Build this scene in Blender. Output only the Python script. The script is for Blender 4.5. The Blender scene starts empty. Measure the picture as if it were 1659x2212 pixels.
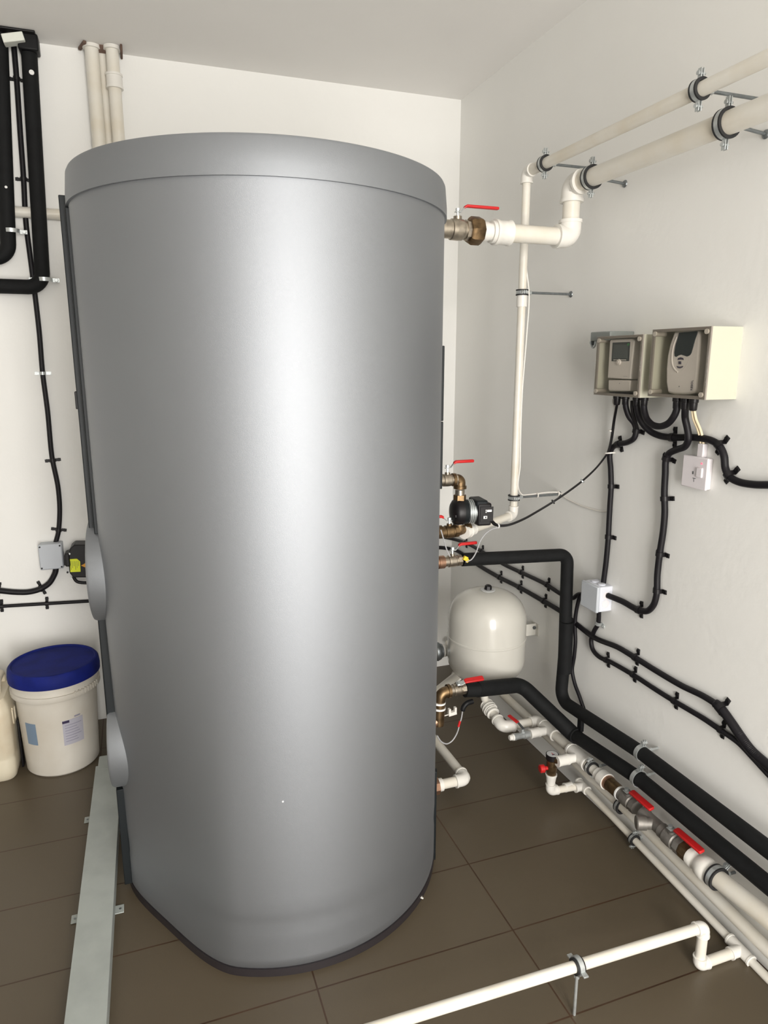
import bpy, bmesh, math, random
from math import sin, cos, pi, radians, sqrt, atan2, hypot
from mathutils import Vector, Matrix
random.seed(7)
S = bpy.context.scene
COL = S.collection

# ------------------------------------------------------------------ camera
CAM_Z = 1.55
PITCH, YAW, F = radians(12.25), radians(19.5), 1505.0
FWD = Vector((sin(YAW)*cos(PITCH), cos(YAW)*cos(PITCH), -sin(PITCH)))
RGT = Vector((cos(YAW), -sin(YAW), 0.0))
UPV = RGT.cross(FWD)
cd = bpy.data.cameras.new('camera')
cam = bpy.data.objects.new('camera', cd)
COL.objects.link(cam)
cam.matrix_world = Matrix(((RGT.x, UPV.x, -FWD.x, 0), (RGT.y, UPV.y, -FWD.y, 0), (RGT.z, UPV.z, -FWD.z, CAM_Z), (0, 0, 0, 1)))
cd.sensor_fit = 'HORIZONTAL'
cd.sensor_width = 36.0
cd.lens = F/1659.0*36.0
cd.clip_start = 0.02
S.camera = cam

# ------------------------------------------------------------------ room sizes
XR, YB, ZC = 1.449, 3.075, 2.672       # right wall, back wall, ceiling
XL, YF = -3.3, -1.9                    # left wall, wall behind the camera

# ------------------------------------------------------------------ light
S.view_settings.view_transform = 'Standard'
S.view_settings.look = 'None'
S.view_settings.gamma = 1.0
S.view_settings.exposure = 0.78
S.view_settings.use_curve_mapping = False
w = bpy.data.worlds.new('sky')
S.world = w
w.use_nodes = True
w.node_tree.nodes['Background'].inputs[0].default_value = (0.85, 0.93, 1.0, 1)
w.node_tree.nodes['Background'].inputs[1].default_value = 1.0
def area(name, loc, rot, sx, sy, power, color):
    l = bpy.data.lights.new(name, 'AREA')
    l.shape = 'RECTANGLE'; l.size = sx; l.size_y = sy; l.energy = power; l.color = color
    o = bpy.data.objects.new(name, l); COL.objects.link(o)
    o.location = loc; o.rotation_euler = rot
    return o
WIN_X0, WIN_X1, WIN_Z0, WIN_Z1 = -0.15, 0.95, 0.0, 2.45      # open doorway behind the camera
area('daylight_front', ((WIN_X0+WIN_X1)/2, YF-0.05, (WIN_Z0+WIN_Z1)/2), (radians(90), 0, 0), WIN_X1-WIN_X0, WIN_Z1-WIN_Z0, 96, (1.0, 0.958, 0.905))

# ------------------------------------------------------------------ helpers
def P(px, py, x=None, y=None, z=None):
    """point of the room on a given plane, seen under the bearing measured on the photograph"""
    d = RGT*((px-829.5)/F) + UPV*((1106-py)/F) + FWD
    if x is not None: t = x/d.x
    elif y is not None: t = y/d.y
    else: t = (z-CAM_Z)/d.z
    return Vector((d.x*t, d.y*t, CAM_Z+d.z*t))
def RW(px, py, off=0.0): return P(px, py, x=XR-off)
def BW(px, py, off=0.0): return P(px, py, y=YB-off)
V = Vector

def fillet(pts, rad, seg=7):
    pts = [V(p) for p in pts]
    if not isinstance(rad, (list, tuple)): rad = [rad]*len(pts)
    out = [pts[0]]
    for i in range(1, len(pts)-1):
        a, b, c = pts[i-1], pts[i], pts[i+1]
        u = (a-b); v = (c-b); lu, lv = u.length, v.length; u.normalize(); v.normalize()
        ang = u.angle(v)
        if ang > 3.1 or rad[i] <= 0: out.append(b); continue
        t = min(rad[i]/math.tan(ang/2), lu*0.49, lv*0.49)
        r = t*math.tan(ang/2)
        cen = b + (u+v).normalized()*(r/sin(ang/2))
        s = b+u*t - cen; e = b+v*t - cen
        tot = s.angle(e); ax = s.cross(e).normalized()
        for k in range(seg+1):
            out.append(cen + Matrix.Rotation(tot*k/seg, 3, ax) @ s)
    out.append(pts[-1])
    return out

def smooth(pts, sub=8):
    pts = [V(p) for p in pts]
    q = [pts[0]*2-pts[1]] + pts + [pts[-1]*2-pts[-2]]
    out = []
    for i in range(1, len(q)-2):
        p0, p1, p2, p3 = q[i-1:i+3]
        # centripetal style tangents keep short spans from overshooting
        d = (p2-p1).length
        m1 = (p2-p0)/max((p2-p0).length, 1e-6)*d*0.9
        m2 = (p3-p1)/max((p3-p1).length, 1e-6)*d*0.9
        for k in range(sub):
            t = k/sub; t2 = t*t; t3 = t2*t
            out.append(p1*(2*t3-3*t2+1) + m1*(t3-2*t2+t) + p2*(-2*t3+3*t2) + m2*(t3-t2))
    out.append(pts[-1])
    return out

def resample(path, step):
    out = [path[0]]; acc = 0.0
    for a, b in zip(path, path[1:]):
        L = (b-a).length
        if L < 1e-9: continue
        t = step-acc
        while t <= L:
            out.append(a+(b-a)*(t/L)); t += step
        acc = L-(t-step)
    if (out[-1]-path[-1]).length > step*0.2: out.append(path[-1])
    return out

def frame(o, zaxis=(0, 0, 1), xaxis=(1, 0, 0)):
    z = V(zaxis).normalized(); x = V(xaxis); x = (x - z*x.dot(z))
    if x.length < 1e-6: x = z.orthogonal()
    x.normalize(); y = z.cross(x)
    return Matrix(((x.x, y.x, z.x, o[0]), (x.y, y.y, z.y, o[1]), (x.z, y.z, z.z, o[2]), (0, 0, 0, 1)))

class MB:
    def __init__(s): s.v = []; s.f = []
    def rings(s, rings, closed=False, cap=True):
        n = len(rings[0]); b = len(s.v)
        for r in rings: s.v += [V(p) for p in r]
        m = len(rings)
        for i in range(m if closed else m-1):
            j = (i+1) % m
            for k in range(n):
                l = (k+1) % n
                s.f.append((b+i*n+k, b+i*n+l, b+j*n+l, b+j*n+k))
        if cap and not closed:
            s.f.append(tuple(b+k for k in reversed(range(n))))
            s.f.append(tuple(b+(m-1)*n+k for k in range(n)))
        return s
    def tube(s, path, r, n=14, cap=True):
        path = [V(p) for p in path]
        pp = [path[0]]
        for p in path[1:]:
            if (p-pp[-1]).length > 1e-6: pp.append(p)
        path = pp; m = len(path)
        rr = r if isinstance(r, (list, tuple)) else [r]*m
        T = []
        for i in range(m):
            t = (path[min(i+1, m-1)]-path[max(i-1, 0)]); T.append(t.normalized())
        u = T[0].orthogonal().normalized(); out = []
        for i in range(m):
            if i:
                u = u - T[i]*u.dot(T[i]); u.normalize()
            v = T[i].cross(u)
            out.append([path[i]+(u*cos(2*pi*k/n)+v*sin(2*pi*k/n))*rr[i] for k in range(n)])
        return s.rings(out, cap=cap)
    def rev(s, prof, o=(0, 0, 0), d=(1, 0, 0), n=28, closed=False, x=None):
        d = V(d).normalized(); o = V(o)
        u = V(x).normalized() if x else d.orthogonal().normalized()
        v = d.cross(u)
        out = [[o+d*t+(u*cos(2*pi*k/n)+v*sin(2*pi*k/n))*max(r, 1e-5) for k in range(n)] for t, r in prof]
        return s.rings(out, closed=closed)
    def box(s, c, size, M=None):
        c = V(c); hx, hy, hz = [q/2 for q in size]; b = len(s.v)
        for sx in (-1, 1):
            for sy in (-1, 1):
                for sz in (-1, 1):
                    p = V((sx*hx, sy*hy, sz*hz))
                    s.v.append(c + ((M @ p) if M else p))
        s.f += [tuple(b+i for i in q) for q in ((0, 1, 3, 2), (4, 6, 7, 5), (0, 4, 5, 1), (2, 3, 7, 6), (0, 2, 6, 4), (1, 5, 7, 3))]
        return s
    def prism(s, poly, M, depth):
        """outline in the local xy plane, extruded along local z from 0 to depth"""
        a = [M @ V((x, y, 0)) for x, y in poly]; b_ = [M @ V((x, y, depth)) for x, y in poly]
        n = len(poly); b = len(s.v); s.v += a+b_
        for k in range(n):
            l = (k+1) % n; s.f.append((b+k, b+l, b+n+l, b+n+k))
        s.f.append(tuple(b+k for k in reversed(range(n)))); s.f.append(tuple(b+n+k for k in range(n)))
        return s
    def sphere(s, c, r, n=16):
        prof = [(-r*cos(pi*k/(n//2)), r*sin(pi*k/(n//2))) for k in range(n//2+1)]
        return s.rev(prof, c, (0, 0, 1), n)
    def build(s, name, mat, parent=None, bevel=0, flat=False, local=False, label=None, seg=2):
        me = bpy.data.meshes.new(name)
        vs = s.v
        if parent is not None and not local:
            inv = ORI[parent.name].inverted()
            vs = [inv @ p for p in vs]
        me.from_pydata([tuple(p) for p in vs], [], s.f)
        me.validate(); me.update()
        bq = bmesh.new(); bq.from_mesh(me); bmesh.ops.recalc_face_normals(bq, faces=bq.faces); bq.to_mesh(me); bq.free()
        me.materials.append(mat)
        if not flat:
            me.shade_smooth(); me.set_sharp_from_angle(angle=radians(38))
        o = bpy.data.objects.new(name, me); COL.objects.link(o)
        if parent is not None:
            o.parent = parent; ORI[o.name] = ORI[parent.name]
        else: ORI[o.name] = Matrix.Identity(4)
        if bevel:
            md = o.modifiers.new('bevel', 'BEVEL'); md.width = bevel; md.segments = seg; md.limit_method = 'ANGLE'
        if label: o['label'] = label
        return o
ORI = {}

def tag(o, label=None, cat=None, group=None, kind=None):
    if label: o['label'] = label
    if cat: o['category'] = cat
    if group: o['group'] = group
    if kind: o['kind'] = kind
    return o
def thing(name, label, cat, M, group=None):
    if not isinstance(M, Matrix): M = Matrix.Translation(V(M))
    o = bpy.data.objects.new(name, None); COL.objects.link(o)
    o.empty_display_size = 0.02
    o.matrix_world = M; ORI[o.name] = M.copy()
    return tag(o, label, cat, group)
def copy_tree(o, M, label, group=None):
    c = o.copy(); COL.objects.link(c); c.matrix_world = M; ORI[c.name] = M.copy()
    c['label'] = label
    if group: c['group'] = group
    for ch in [q for q in COL.objects if q.parent == o]:
        d = ch.copy(); COL.objects.link(d); d.parent = c; ORI[d.name] = M.copy()
        for g in [q for q in COL.objects if q.parent == ch]:
            e = g.copy(); COL.objects.link(e); e.parent = d
    return c

# ------------------------------------------------------------------ materials
def mat(name, col, rough=0.5, metal=0.0, noise=0.0, nscale=20.0, bump=0.0, bscale=200.0, col2=None, spec=0.5, coat=0.0, emit=0):
    m = bpy.data.materials.new(name); m.use_nodes = True
    nt = m.node_tree; N = nt.nodes; L = nt.links
    b = N['Principled BSDF']
    b.inputs['Base Color'].default_value = (*col, 1); b.inputs['Roughness'].default_value = rough
    b.inputs['Metallic'].default_value = metal; b.inputs['Specular IOR Level'].default_value = spec
    if coat: b.inputs['Coat Weight'].default_value = coat
    tc = N.new('ShaderNodeTexCoord')
    if noise or col2:
        nz = N.new('ShaderNodeTexNoise'); nz.inputs['Scale'].default_value = nscale; nz.inputs['Detail'].default_value = 5
        L.new(tc.outputs['Object'], nz.inputs['Vector'])
        rp = N.new('ShaderNodeValToRGB')
        c2 = col2 or tuple(c*(1-noise) for c in col)
        rp.color_ramp.elements[0].color = (*c2, 1); rp.color_ramp.elements[1].color = (*col, 1)
        rp.color_ramp.elements[0].position = 0.32; rp.color_ramp.elements[1].position = 0.6
        L.new(nz.outputs['Fac'], rp.inputs['Fac']); L.new(rp.outputs['Color'], b.inputs['Base Color'])
    if bump:
        n2 = N.new('ShaderNodeTexNoise'); n2.inputs['Scale'].default_value = bscale; n2.inputs['Detail'].default_value = 3
        L.new(tc.outputs['Object'], n2.inputs['Vector'])
        bp = N.new('ShaderNodeBump'); bp.inputs['Strength'].default_value = bump; bp.inputs['Distance'].default_value = 0.002
        L.new(n2.outputs['Fac'], bp.inputs['Height']); L.new(bp.outputs['Normal'], b.inputs['Normal'])
    if emit:
        b.inputs['Emission Color'].default_value = (*col, 1); b.inputs['Emission Strength'].default_value = emit
    return m
M_WALL = mat('plaster', (0.85, 0.846, 0.818), 0.75, noise=0.035, nscale=1.6, bump=0.30, bscale=45)
M_CEIL = mat('ceiling_paint', (0.84, 0.825, 0.80), 0.8, noise=0.02, nscale=2, bump=0.15, bscale=50)
M_PVC = mat('white_plastic_pipe', (0.74, 0.715, 0.65), 0.34, noise=0.12, nscale=9, col2=(0.69, 0.64, 0.54))
M_FIT = mat('white_plastic_fitting', (0.76, 0.74, 0.69), 0.32)
M_FOAM = mat('black_foam', (0.006, 0.0065, 0.007), 0.75, spec=0.25, noise=0.3, nscale=30, bump=0.35, bscale=90)
M_TAPE = mat('black_tape', (0.006, 0.006, 0.007), 0.5, spec=0.25, bump=0.2, bscale=40)
M_COND = mat('black_conduit', (0.007, 0.006, 0.008), 0.5, spec=0.3)
M_BLK = mat('black_plastic', (0.007, 0.006, 0.007), 0.42, spec=0.35)
M_SILV = mat('silver_jacket', (0.282, 0.295, 0.314), 0.57, metal=0.90, bump=0.12, bscale=900)
M_LID = mat('silver_lid', (0.255, 0.268, 0.285), 0.55, metal=0.78, bump=0.12, bscale=900)
M_STRIP = mat('dark_strip', (0.008, 0.0105, 0.012), 0.5, spec=0.25)
M_BASE = mat('black_base', (0.02, 0.016, 0.018), 0.5)
M_NICK = mat('nickel_brass', (0.50, 0.44, 0.36), 0.3, metal=0.95, noise=0.3, nscale=60)
M_BRASS = mat('old_brass', (0.22, 0.145, 0.075), 0.42, metal=0.9, noise=0.55, nscale=40)
M_COPPER = mat('red_brass', (0.34, 0.20, 0.13), 0.4, metal=0.8, noise=0.3, nscale=50)
M_ZINC = mat('zinc_steel', (0.58, 0.61, 0.61), 0.36, metal=0.7, noise=0.15, nscale=60)
M_ZDK = mat('dull_steel', (0.25, 0.27, 0.28), 0.4, metal=0.9, noise=0.2, nscale=80)
M_STEEL = mat('cast_steel', (0.24, 0.225, 0.205), 0.52, metal=0.6, noise=0.25, nscale=40)
M_RED = mat('red_sleeve', (0.52, 0.012, 0.013), 0.42, bump=0.1, bscale=120)
M_RUB = mat('black_rubber', (0.012, 0.012, 0.013), 0.6)
M_CREAM = mat('cream_enclosure', (0.52, 0.51, 0.41), 0.5)
M_DEV = mat('grey_white_plastic', (0.76, 0.71, 0.66), 0.45)
M_SCR = mat('display_dark', (0.035, 0.045, 0.045), 0.18)
M_SCR2 = mat('display_grey', (0.085, 0.10, 0.10), 0.2)
M_BTN = mat('button_dark', (0.08, 0.07, 0.10), 0.4)
M_GREEN = mat('green_sticker', (0.03, 0.22, 0.06), 0.5)
M_GREY = mat('light_grey_plastic', (0.50, 0.53, 0.57), 0.45)
M_JB = mat('white_grey_plastic', (0.66, 0.68, 0.74), 0.42)
M_SOCK = mat('socket_plastic', (0.74, 0.70, 0.72), 0.4)
M_VES = mat('vessel_enamel', (0.57, 0.555, 0.505), 0.2, coat=0.3)
M_BUCK = mat('bucket_plastic', (0.62, 0.59, 0.53), 0.45, col2=(0.55, 0.51, 0.44), nscale=6)
M_BLUE = mat('blue_lid', (0.006, 0.014, 0.16), 0.7, spec=0.2, noise=0.35, nscale=14, bump=0.1, bscale=60)
M_LABL = mat('pale_label', (0.42, 0.41, 0.47), 0.5)
M_LABB = mat('blue_label', (0.17, 0.24, 0.33), 0.5)
M_INK = mat('dark_ink', (0.03, 0.02, 0.06), 0.5)
M_INKG = mat('grey_ink', (0.26, 0.25, 0.32), 0.5)
M_RAIL = mat('grey_rail', (0.38, 0.41, 0.39), 0.5, noise=0.14, nscale=12)
M_YEL = mat('yellow_label', (0.80, 0.86, 0.02), 0.5)
M_YTAG = mat('yellow_tag', (0.80, 0.56, 0.03), 0.5)
M_ORA = mat('orange_label', (0.75, 0.33, 0.02), 0.5)
M_WCAB = mat('white_cable', (0.72, 0.69, 0.64), 0.4)
M_CCAB = mat('cream_cable', (0.78, 0.66, 0.45), 0.4)
M_GCAB = mat('grey_cable', (0.36, 0.36, 0.37), 0.35)
M_WHT = mat('white_print', (0.8, 0.8, 0.78), 0.5)
M_BRN = mat('brown_cement', (0.16, 0.10, 0.075), 0.9, noise=0.4, nscale=60)
M_FOAMW = mat('white_foam', (0.72, 0.74, 0.68), 0.7)
M_JERRY = mat('jerrycan_plastic', (0.70, 0.64, 0.50), 0.4, col2=(0.60, 0.50, 0.36), nscale=7)
M_LED = mat('red_light', (1.0, 0.05, 0.08), 0.4, emit=2.5)
M_DIAL = mat('dial_face', (0.55, 0.56, 0.56), 0.3)
M_DIRT = mat('brown_dirt', (0.10, 0.06, 0.03), 0.9)

def clear_mat():
    m = bpy.data.materials.new('clear_plastic'); m.use_nodes = True
    nt = m.node_tree; N = nt.nodes; L = nt.links
    N.remove(N['Principled BSDF'])
    out = [n for n in N if n.type == 'OUTPUT_MATERIAL'][0]
    tr = N.new('ShaderNodeBsdfTransparent'); tr.inputs[0].default_value = (0.95, 0.945, 0.93, 1)
    gl = N.new('ShaderNodeBsdfGlossy'); gl.inputs['Roughness'].default_value = 0.08; gl.inputs[0].default_value = (0.9, 0.9, 0.9, 1)
    fc = N.new('ShaderNodeLayerWeight'); fc.inputs[0].default_value = 0.5
    pw = N.new('ShaderNodeMath'); pw.operation = 'POWER'; L.new(fc.outputs['Facing'], pw.inputs[0]); pw.inputs[1].default_value = 3.5
    lw = N.new('ShaderNodeMath'); lw.operation = 'MULTIPLY_ADD'; L.new(pw.outputs[0], lw.inputs[0]); lw.inputs[1].default_value = 0.5; lw.inputs[2].default_value = 0.035
    mx = N.new('ShaderNodeMixShader')
    L.new(lw.outputs[0], mx.inputs[0]); L.new(tr.outputs[0], mx.inputs[1]); L.new(gl.outputs[0], mx.inputs[2])
    L.new(mx.outputs[0], out.inputs[0])
    return m
M_CLEAR = clear_mat()

def floor_mat():
    m = bpy.data.materials.new('floor_tiles'); m.use_nodes = True
    nt = m.node_tree; N = nt.nodes; L = nt.links; b = N['Principled BSDF']
    tc = N.new('ShaderNodeTexCoord'); sp = N.new('ShaderNodeSeparateXYZ'); L.new(tc.outputs['Object'], sp.inputs[0])
    def line(axis, off, period):
        a = N.new('ShaderNodeMath'); a.operation = 'SUBTRACT'; L.new(sp.outputs[axis], a.inputs[0]); a.inputs[1].default_value = off
        d = N.new('ShaderNodeMath'); d.operation = 'PINGPONG'; L.new(a.outputs[0], d.inputs[0]); d.inputs[1].default_value = period/2
        c = N.new('ShaderNodeMath'); c.operation = 'LESS_THAN'; L.new(d.outputs[0], c.inputs[0]); c.inputs[1].default_value = 0.0022
        return c
    lx = line(0, GX, 0.559); ly = line(1, GY, 0.2765)
    mxm = N.new('ShaderNodeMath'); mxm.operation = 'MAXIMUM'; L.new(lx.outputs[0], mxm.inputs[0]); L.new(ly.outputs[0], mxm.inputs[1])
    n1 = N.new('ShaderNodeTexNoise'); n1.inputs['Scale'].default_value = 3.0; n1.inputs['Detail'].default_value = 6; L.new(tc.outputs['Object'], n1.inputs['Vector'])
    r1 = N.new('ShaderNodeValToRGB'); r1.color_ramp.elements[0].color = (0.083, 0.064, 0.040, 1); r1.color_ramp.elements[1].color = (0.100, 0.079, 0.052, 1)
    L.new(n1.outputs['Fac'], r1.inputs['Fac'])
    n2 = N.new('ShaderNodeTexNoise'); n2.inputs['Scale'].default_value = 4.0; L.new(tc.outputs['Object'], n2.inputs['Vector'])
    r2 = N.new('ShaderNodeValToRGB'); r2.color_ramp.elements[0].color = (0.034, 0.015, 0.006, 1); r2.color_ramp.elements[1].color = (0.060, 0.030, 0.014, 1)
    r2.color_ramp.elements[0].position = 0.35; r2.color_ramp.elements[1].position = 0.65
    L.new(n2.outputs['Fac'], r2.inputs['Fac'])
    mx = N.new('ShaderNodeMix'); mx.data_type = 'RGBA'
    L.new(mxm.outputs[0], mx.inputs[0]); L.new(r1.outputs[0], mx.inputs[6]); L.new(r2.outputs[0], mx.inputs[7])
    L.new(mx.outputs[2], b.inputs['Base Color'])
    b.inputs['Roughness'].default_value = 0.42
    n3 = N.new('ShaderNodeTexNoise'); n3.inputs['Scale'].default_value = 250; L.new(tc.outputs['Object'], n3.inputs['Vector'])
    bp = N.new('ShaderNodeBump'); bp.inputs['Strength'].default_value = 0.15; bp.inputs['Distance'].default_value = 0.001
    L.new(n3.outputs['Fac'], bp.inputs['Height']); L.new(bp.outputs['Normal'], b.inputs['Normal'])
    return m
GX, GY = 0.889, 1.435
M_FLOOR = floor_mat()

# ------------------------------------------------------------------ room
T = 0.12
def slab(name, lo, hi, m):
    lo, hi = V(lo), V(hi)
    o = MB().box((lo+hi)/2, hi-lo).build(name, m, flat=True); o['kind'] = 'structure'; return o
slab('floor', (XL-T, YF-1.5, -T), (XR+T, YB+T, 0), M_FLOOR)
slab('ceiling', (XL-T, YF-T, ZC), (XR+T, YB+T, ZC+T), M_CEIL)
slab('wall_back', (XL-T, YB, 0), (XR+T, YB+T, ZC), M_WALL)
slab('wall_right', (XR, YF-T, 0), (XR+T, YB, ZC), M_WALL)
def holed(name, boxes, m):
    b = MB()
    for lo, hi in boxes: b.box((V(lo)+V(hi))/2, V(hi)-V(lo))
    o = b.build(name, m, flat=True); o['kind'] = 'structure'; return o
slab('wall_left', (XL-T, YF-T, 0), (XL, YB, ZC), M_WALL)
holed('wall_front', [((XL, YF-T, 0), (WIN_X0, YF, ZC)), ((WIN_X1, YF-T, 0), (XR, YF, ZC)), ((WIN_X0, YF-T, WIN_Z1), (WIN_X1, YF, ZC))], M_WALL)

# ------------------------------------------------------------------ storage tank
TC = V((0.36, 1.97, 0)); TR = 0.478
Z_SEAM, Z_TOP = 1.915, 1.992
tank = thing('storage_tank', 'huge silver-grey cylindrical water tank with a domed lid standing on the tiled floor', 'water tank', TC)
def tank_ring(z, r0, flat=1.0, n=160):
    wz = max(0.0, min(1.0, (0.95-z)/0.85)); wz = wz*wz*(3-2*wz)*flat
    th0 = atan2(-0.491, -0.871); out = []
    for k in range(n):
        th = 2*pi*k/n
        r = r0
        c = cos(th-th0)
        if c > 0.3:
            q = 0.431/c - 0.478 + r0
            kk = 0.045; h = max(kk-abs(r-q), 0)/kk
            rm = min(r, q) - h*h*kk*0.25
            r = r+(rm-r)*wz
        out.append((TC.x+r*cos(th), TC.y+r*sin(th), z))
    return out
zs = [0.022, 0.028] + [0.05+0.025*i for i in range(75)]
zs = [z for z in zs if z < Z_SEAM-0.01]+[Z_SEAM-0.004]
rg = []
for z in zs:
    r = TR - (0.004 if z < 0.025 else 0) - 0.0022*math.exp(-((z-0.16)/0.018)**2)
    rg.append(tank_ring(z, r))
MB().rings(rg).build('jacket', M_SILV, tank)
MB().rings([tank_ring(0.0, TR+0.001), tank_ring(0.022, TR+0.001)]).build('base_ring', M_BASE, tank, label='black plastic ring under the jacket')
lid = []
for z, r in ((Z_SEAM-0.004, TR-0.004), (Z_SEAM-0.004, TR+0.006), (Z_SEAM+0.02, TR+0.0055), (Z_TOP-0.008, TR+0.001), (Z_TOP-0.002, TR-0.002), (Z_TOP, TR-0.008), (Z_TOP+0.004, TR*0.5), (Z_TOP+0.005, 0.001)):
    lid.append(tank_ring(z, r, 0))
MB().rings(lid).build('lid', M_LID, tank, label='slightly wider round lid')
def at_tank(deg, r=TR):
    a = radians(deg); return V((TC.x+r*sin(a), TC.y+r*cos(a), 0)), V((sin(a), cos(a), 0))
def strip(deg, z0, z1, tw, r0, r1, name='closing_strip', m=M_STRIP, lab=None):
    p, n = at_tank(deg, (r0+r1)/2)
    MB().box((p.x, p.y, (z0+z1)/2), (r1-r0, tw, z1-z0), frame((0, 0, 0), (0, 0, 1), n).to_3x3()).build(name, m, tank, bevel=0.002, label=lab)
def zt(px, py): return P(px, py, y=1.96).z
strip(-91, zt(208, 1148), zt(140, 424), 0.030, TR-0.006, TR+0.020, lab='dark strip closing the jacket on the left')
strip(-95, zt(208, 1148)+0.002, zt(150, 455), 0.022, TR-0.006, TR+0.008)
strip(-91, zt(237, 1555), zt(222, 1320), 0.030, TR-0.006, TR+0.018)
strip(-91, 0.024, zt(262, 1700), 0.030, TR-0.010, TR+0.012)
strip(-82, zt(225, 1640), zt(220, 1300), 0.10, TR-0.02, TR+0.020, 'insulation_flap', M_BLK, 'black flap beside the strip')
strip(29+85, zt(955, 897), zt(958, 750), 0.020, TR-0.006, TR+0.006)
strip(29+85, zt(951, 1030), zt(955, 899), 0.020, TR-0.006, TR+0.006)
strip(29+85, zt(935, 1768), zt(938, 1590), 0.020, TR-0.006, TR+0.006)
def flange(deg, z, R, dep, over=0.10):
    p, n = at_tank(deg, TR); p.z = z
    MB().rev([(-over, R), (dep-0.008, R), (dep-0.002, R-0.003), (dep, R-0.01), (dep, 0.0)], p, n, 64, x=(0, 0, 1)).build('flange_cover', M_LID, tank, label='round silver cover disc on the left side')
flange(-86.5, (zt(200, 1135)+zt(222, 1335))/2-0.002, 0.140, 0.025)
flange(-86.5, (zt(240, 1520)+zt(256, 1707))/2, 0.128, 0.016)
sk = P(611, 1726, y=1.51)
MB().rev([(-0.001, 0.0), (-0.001, 0.0022), (0.001, 0.0022), (0.001, 0)], V((TC.x, TC.y, sk.z))+(sk-V((TC.x, TC.y, sk.z))).normalized()*TR, (sk-V((TC.x, TC.y, sk.z))), 12).build('sparkle_speck', M_WHT, tank)  # tiny white disc standing in for a sparkle of light on the jacket
bd, bn = at_tank(-89, TR+0.02); bd.z = zt(178, 865)
MB().box(bd, (0.012, 0.02, 0.045)).build('strip_latch', M_BLK, tank, bevel=0.002)

# ------------------------------------------------------------------ pipe fittings
def pvc(root, pts, r, m=M_PVC, fm=M_FIT, elbow=True, el=2.3, er=1.27, caps=None, skip=()):
    pts = [V(p) for p in pts]
    for a, b in zip(pts, pts[1:]):
        MB().tube([a, b], r, 24).build('pipe', m, root)
    if elbow:
        for i in range(1, len(pts)-1):
            if i in skip: continue
            a, b, c = pts[i-1], pts[i], pts[i+1]
            u = (a-b).normalized(); v = (c-b).normalized()
            path = fillet([b+u*r*el, b, b+v*r*el], r*1.25, 8)
            mb = MB().tube(path, r*er, 24)
            for q in (u, v):
                mb.rev([(0, r*er), (0, r*(er+0.1)), (r*0.35, r*(er+0.1)), (r*0.35, r*er)], b+q*r*(el-0.33), q, 24)
            mb.build('elbow', fm, root)
def sleeve(root, p, d, L, r, m=M_FIT, name='coupling', rim=True, n=24, parentw=True):
    d = V(d).normalized(); h = L/2
    pr = [(-h, r*0.9), (-h, r*1.07), (-h*0.72, r*1.07), (-h*0.7, r), (h*0.7, r), (h*0.72, r*1.07), (h, r*1.07), (h, r*0.9)] if rim else [(-h, r*0.8), (-h, r), (h, r), (h, r*0.8)]
    return MB().rev(pr, p, d, n).build(name, m, root, bevel=0)
def tee(root, p, d, bdir, r, rb, L=None, bl=None, m=M_FIT):
    d = V(d).normalized(); bdir = V(bdir).normalized(); L = L or r*5; h = L/2; bl = bl or r*2.6
    R = r*1.27; Rb = rb*1.27
    mb = MB().rev([(-h, R*0.9), (-h, R*1.08), (-h+r*0.4, R*1.08), (-h+r*0.45, R), (h-r*0.45, R), (h-r*0.4, R*1.08), (h, R*1.08), (h, R*0.9)], p, d, 24)
    mb.rev([(0, Rb), (bl-rb*0.45, Rb), (bl-rb*0.4, Rb*1.1), (bl, Rb*1.1), (bl, Rb*0.8)], p, bdir, 24)
    return mb.build('tee', m, root)

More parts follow.
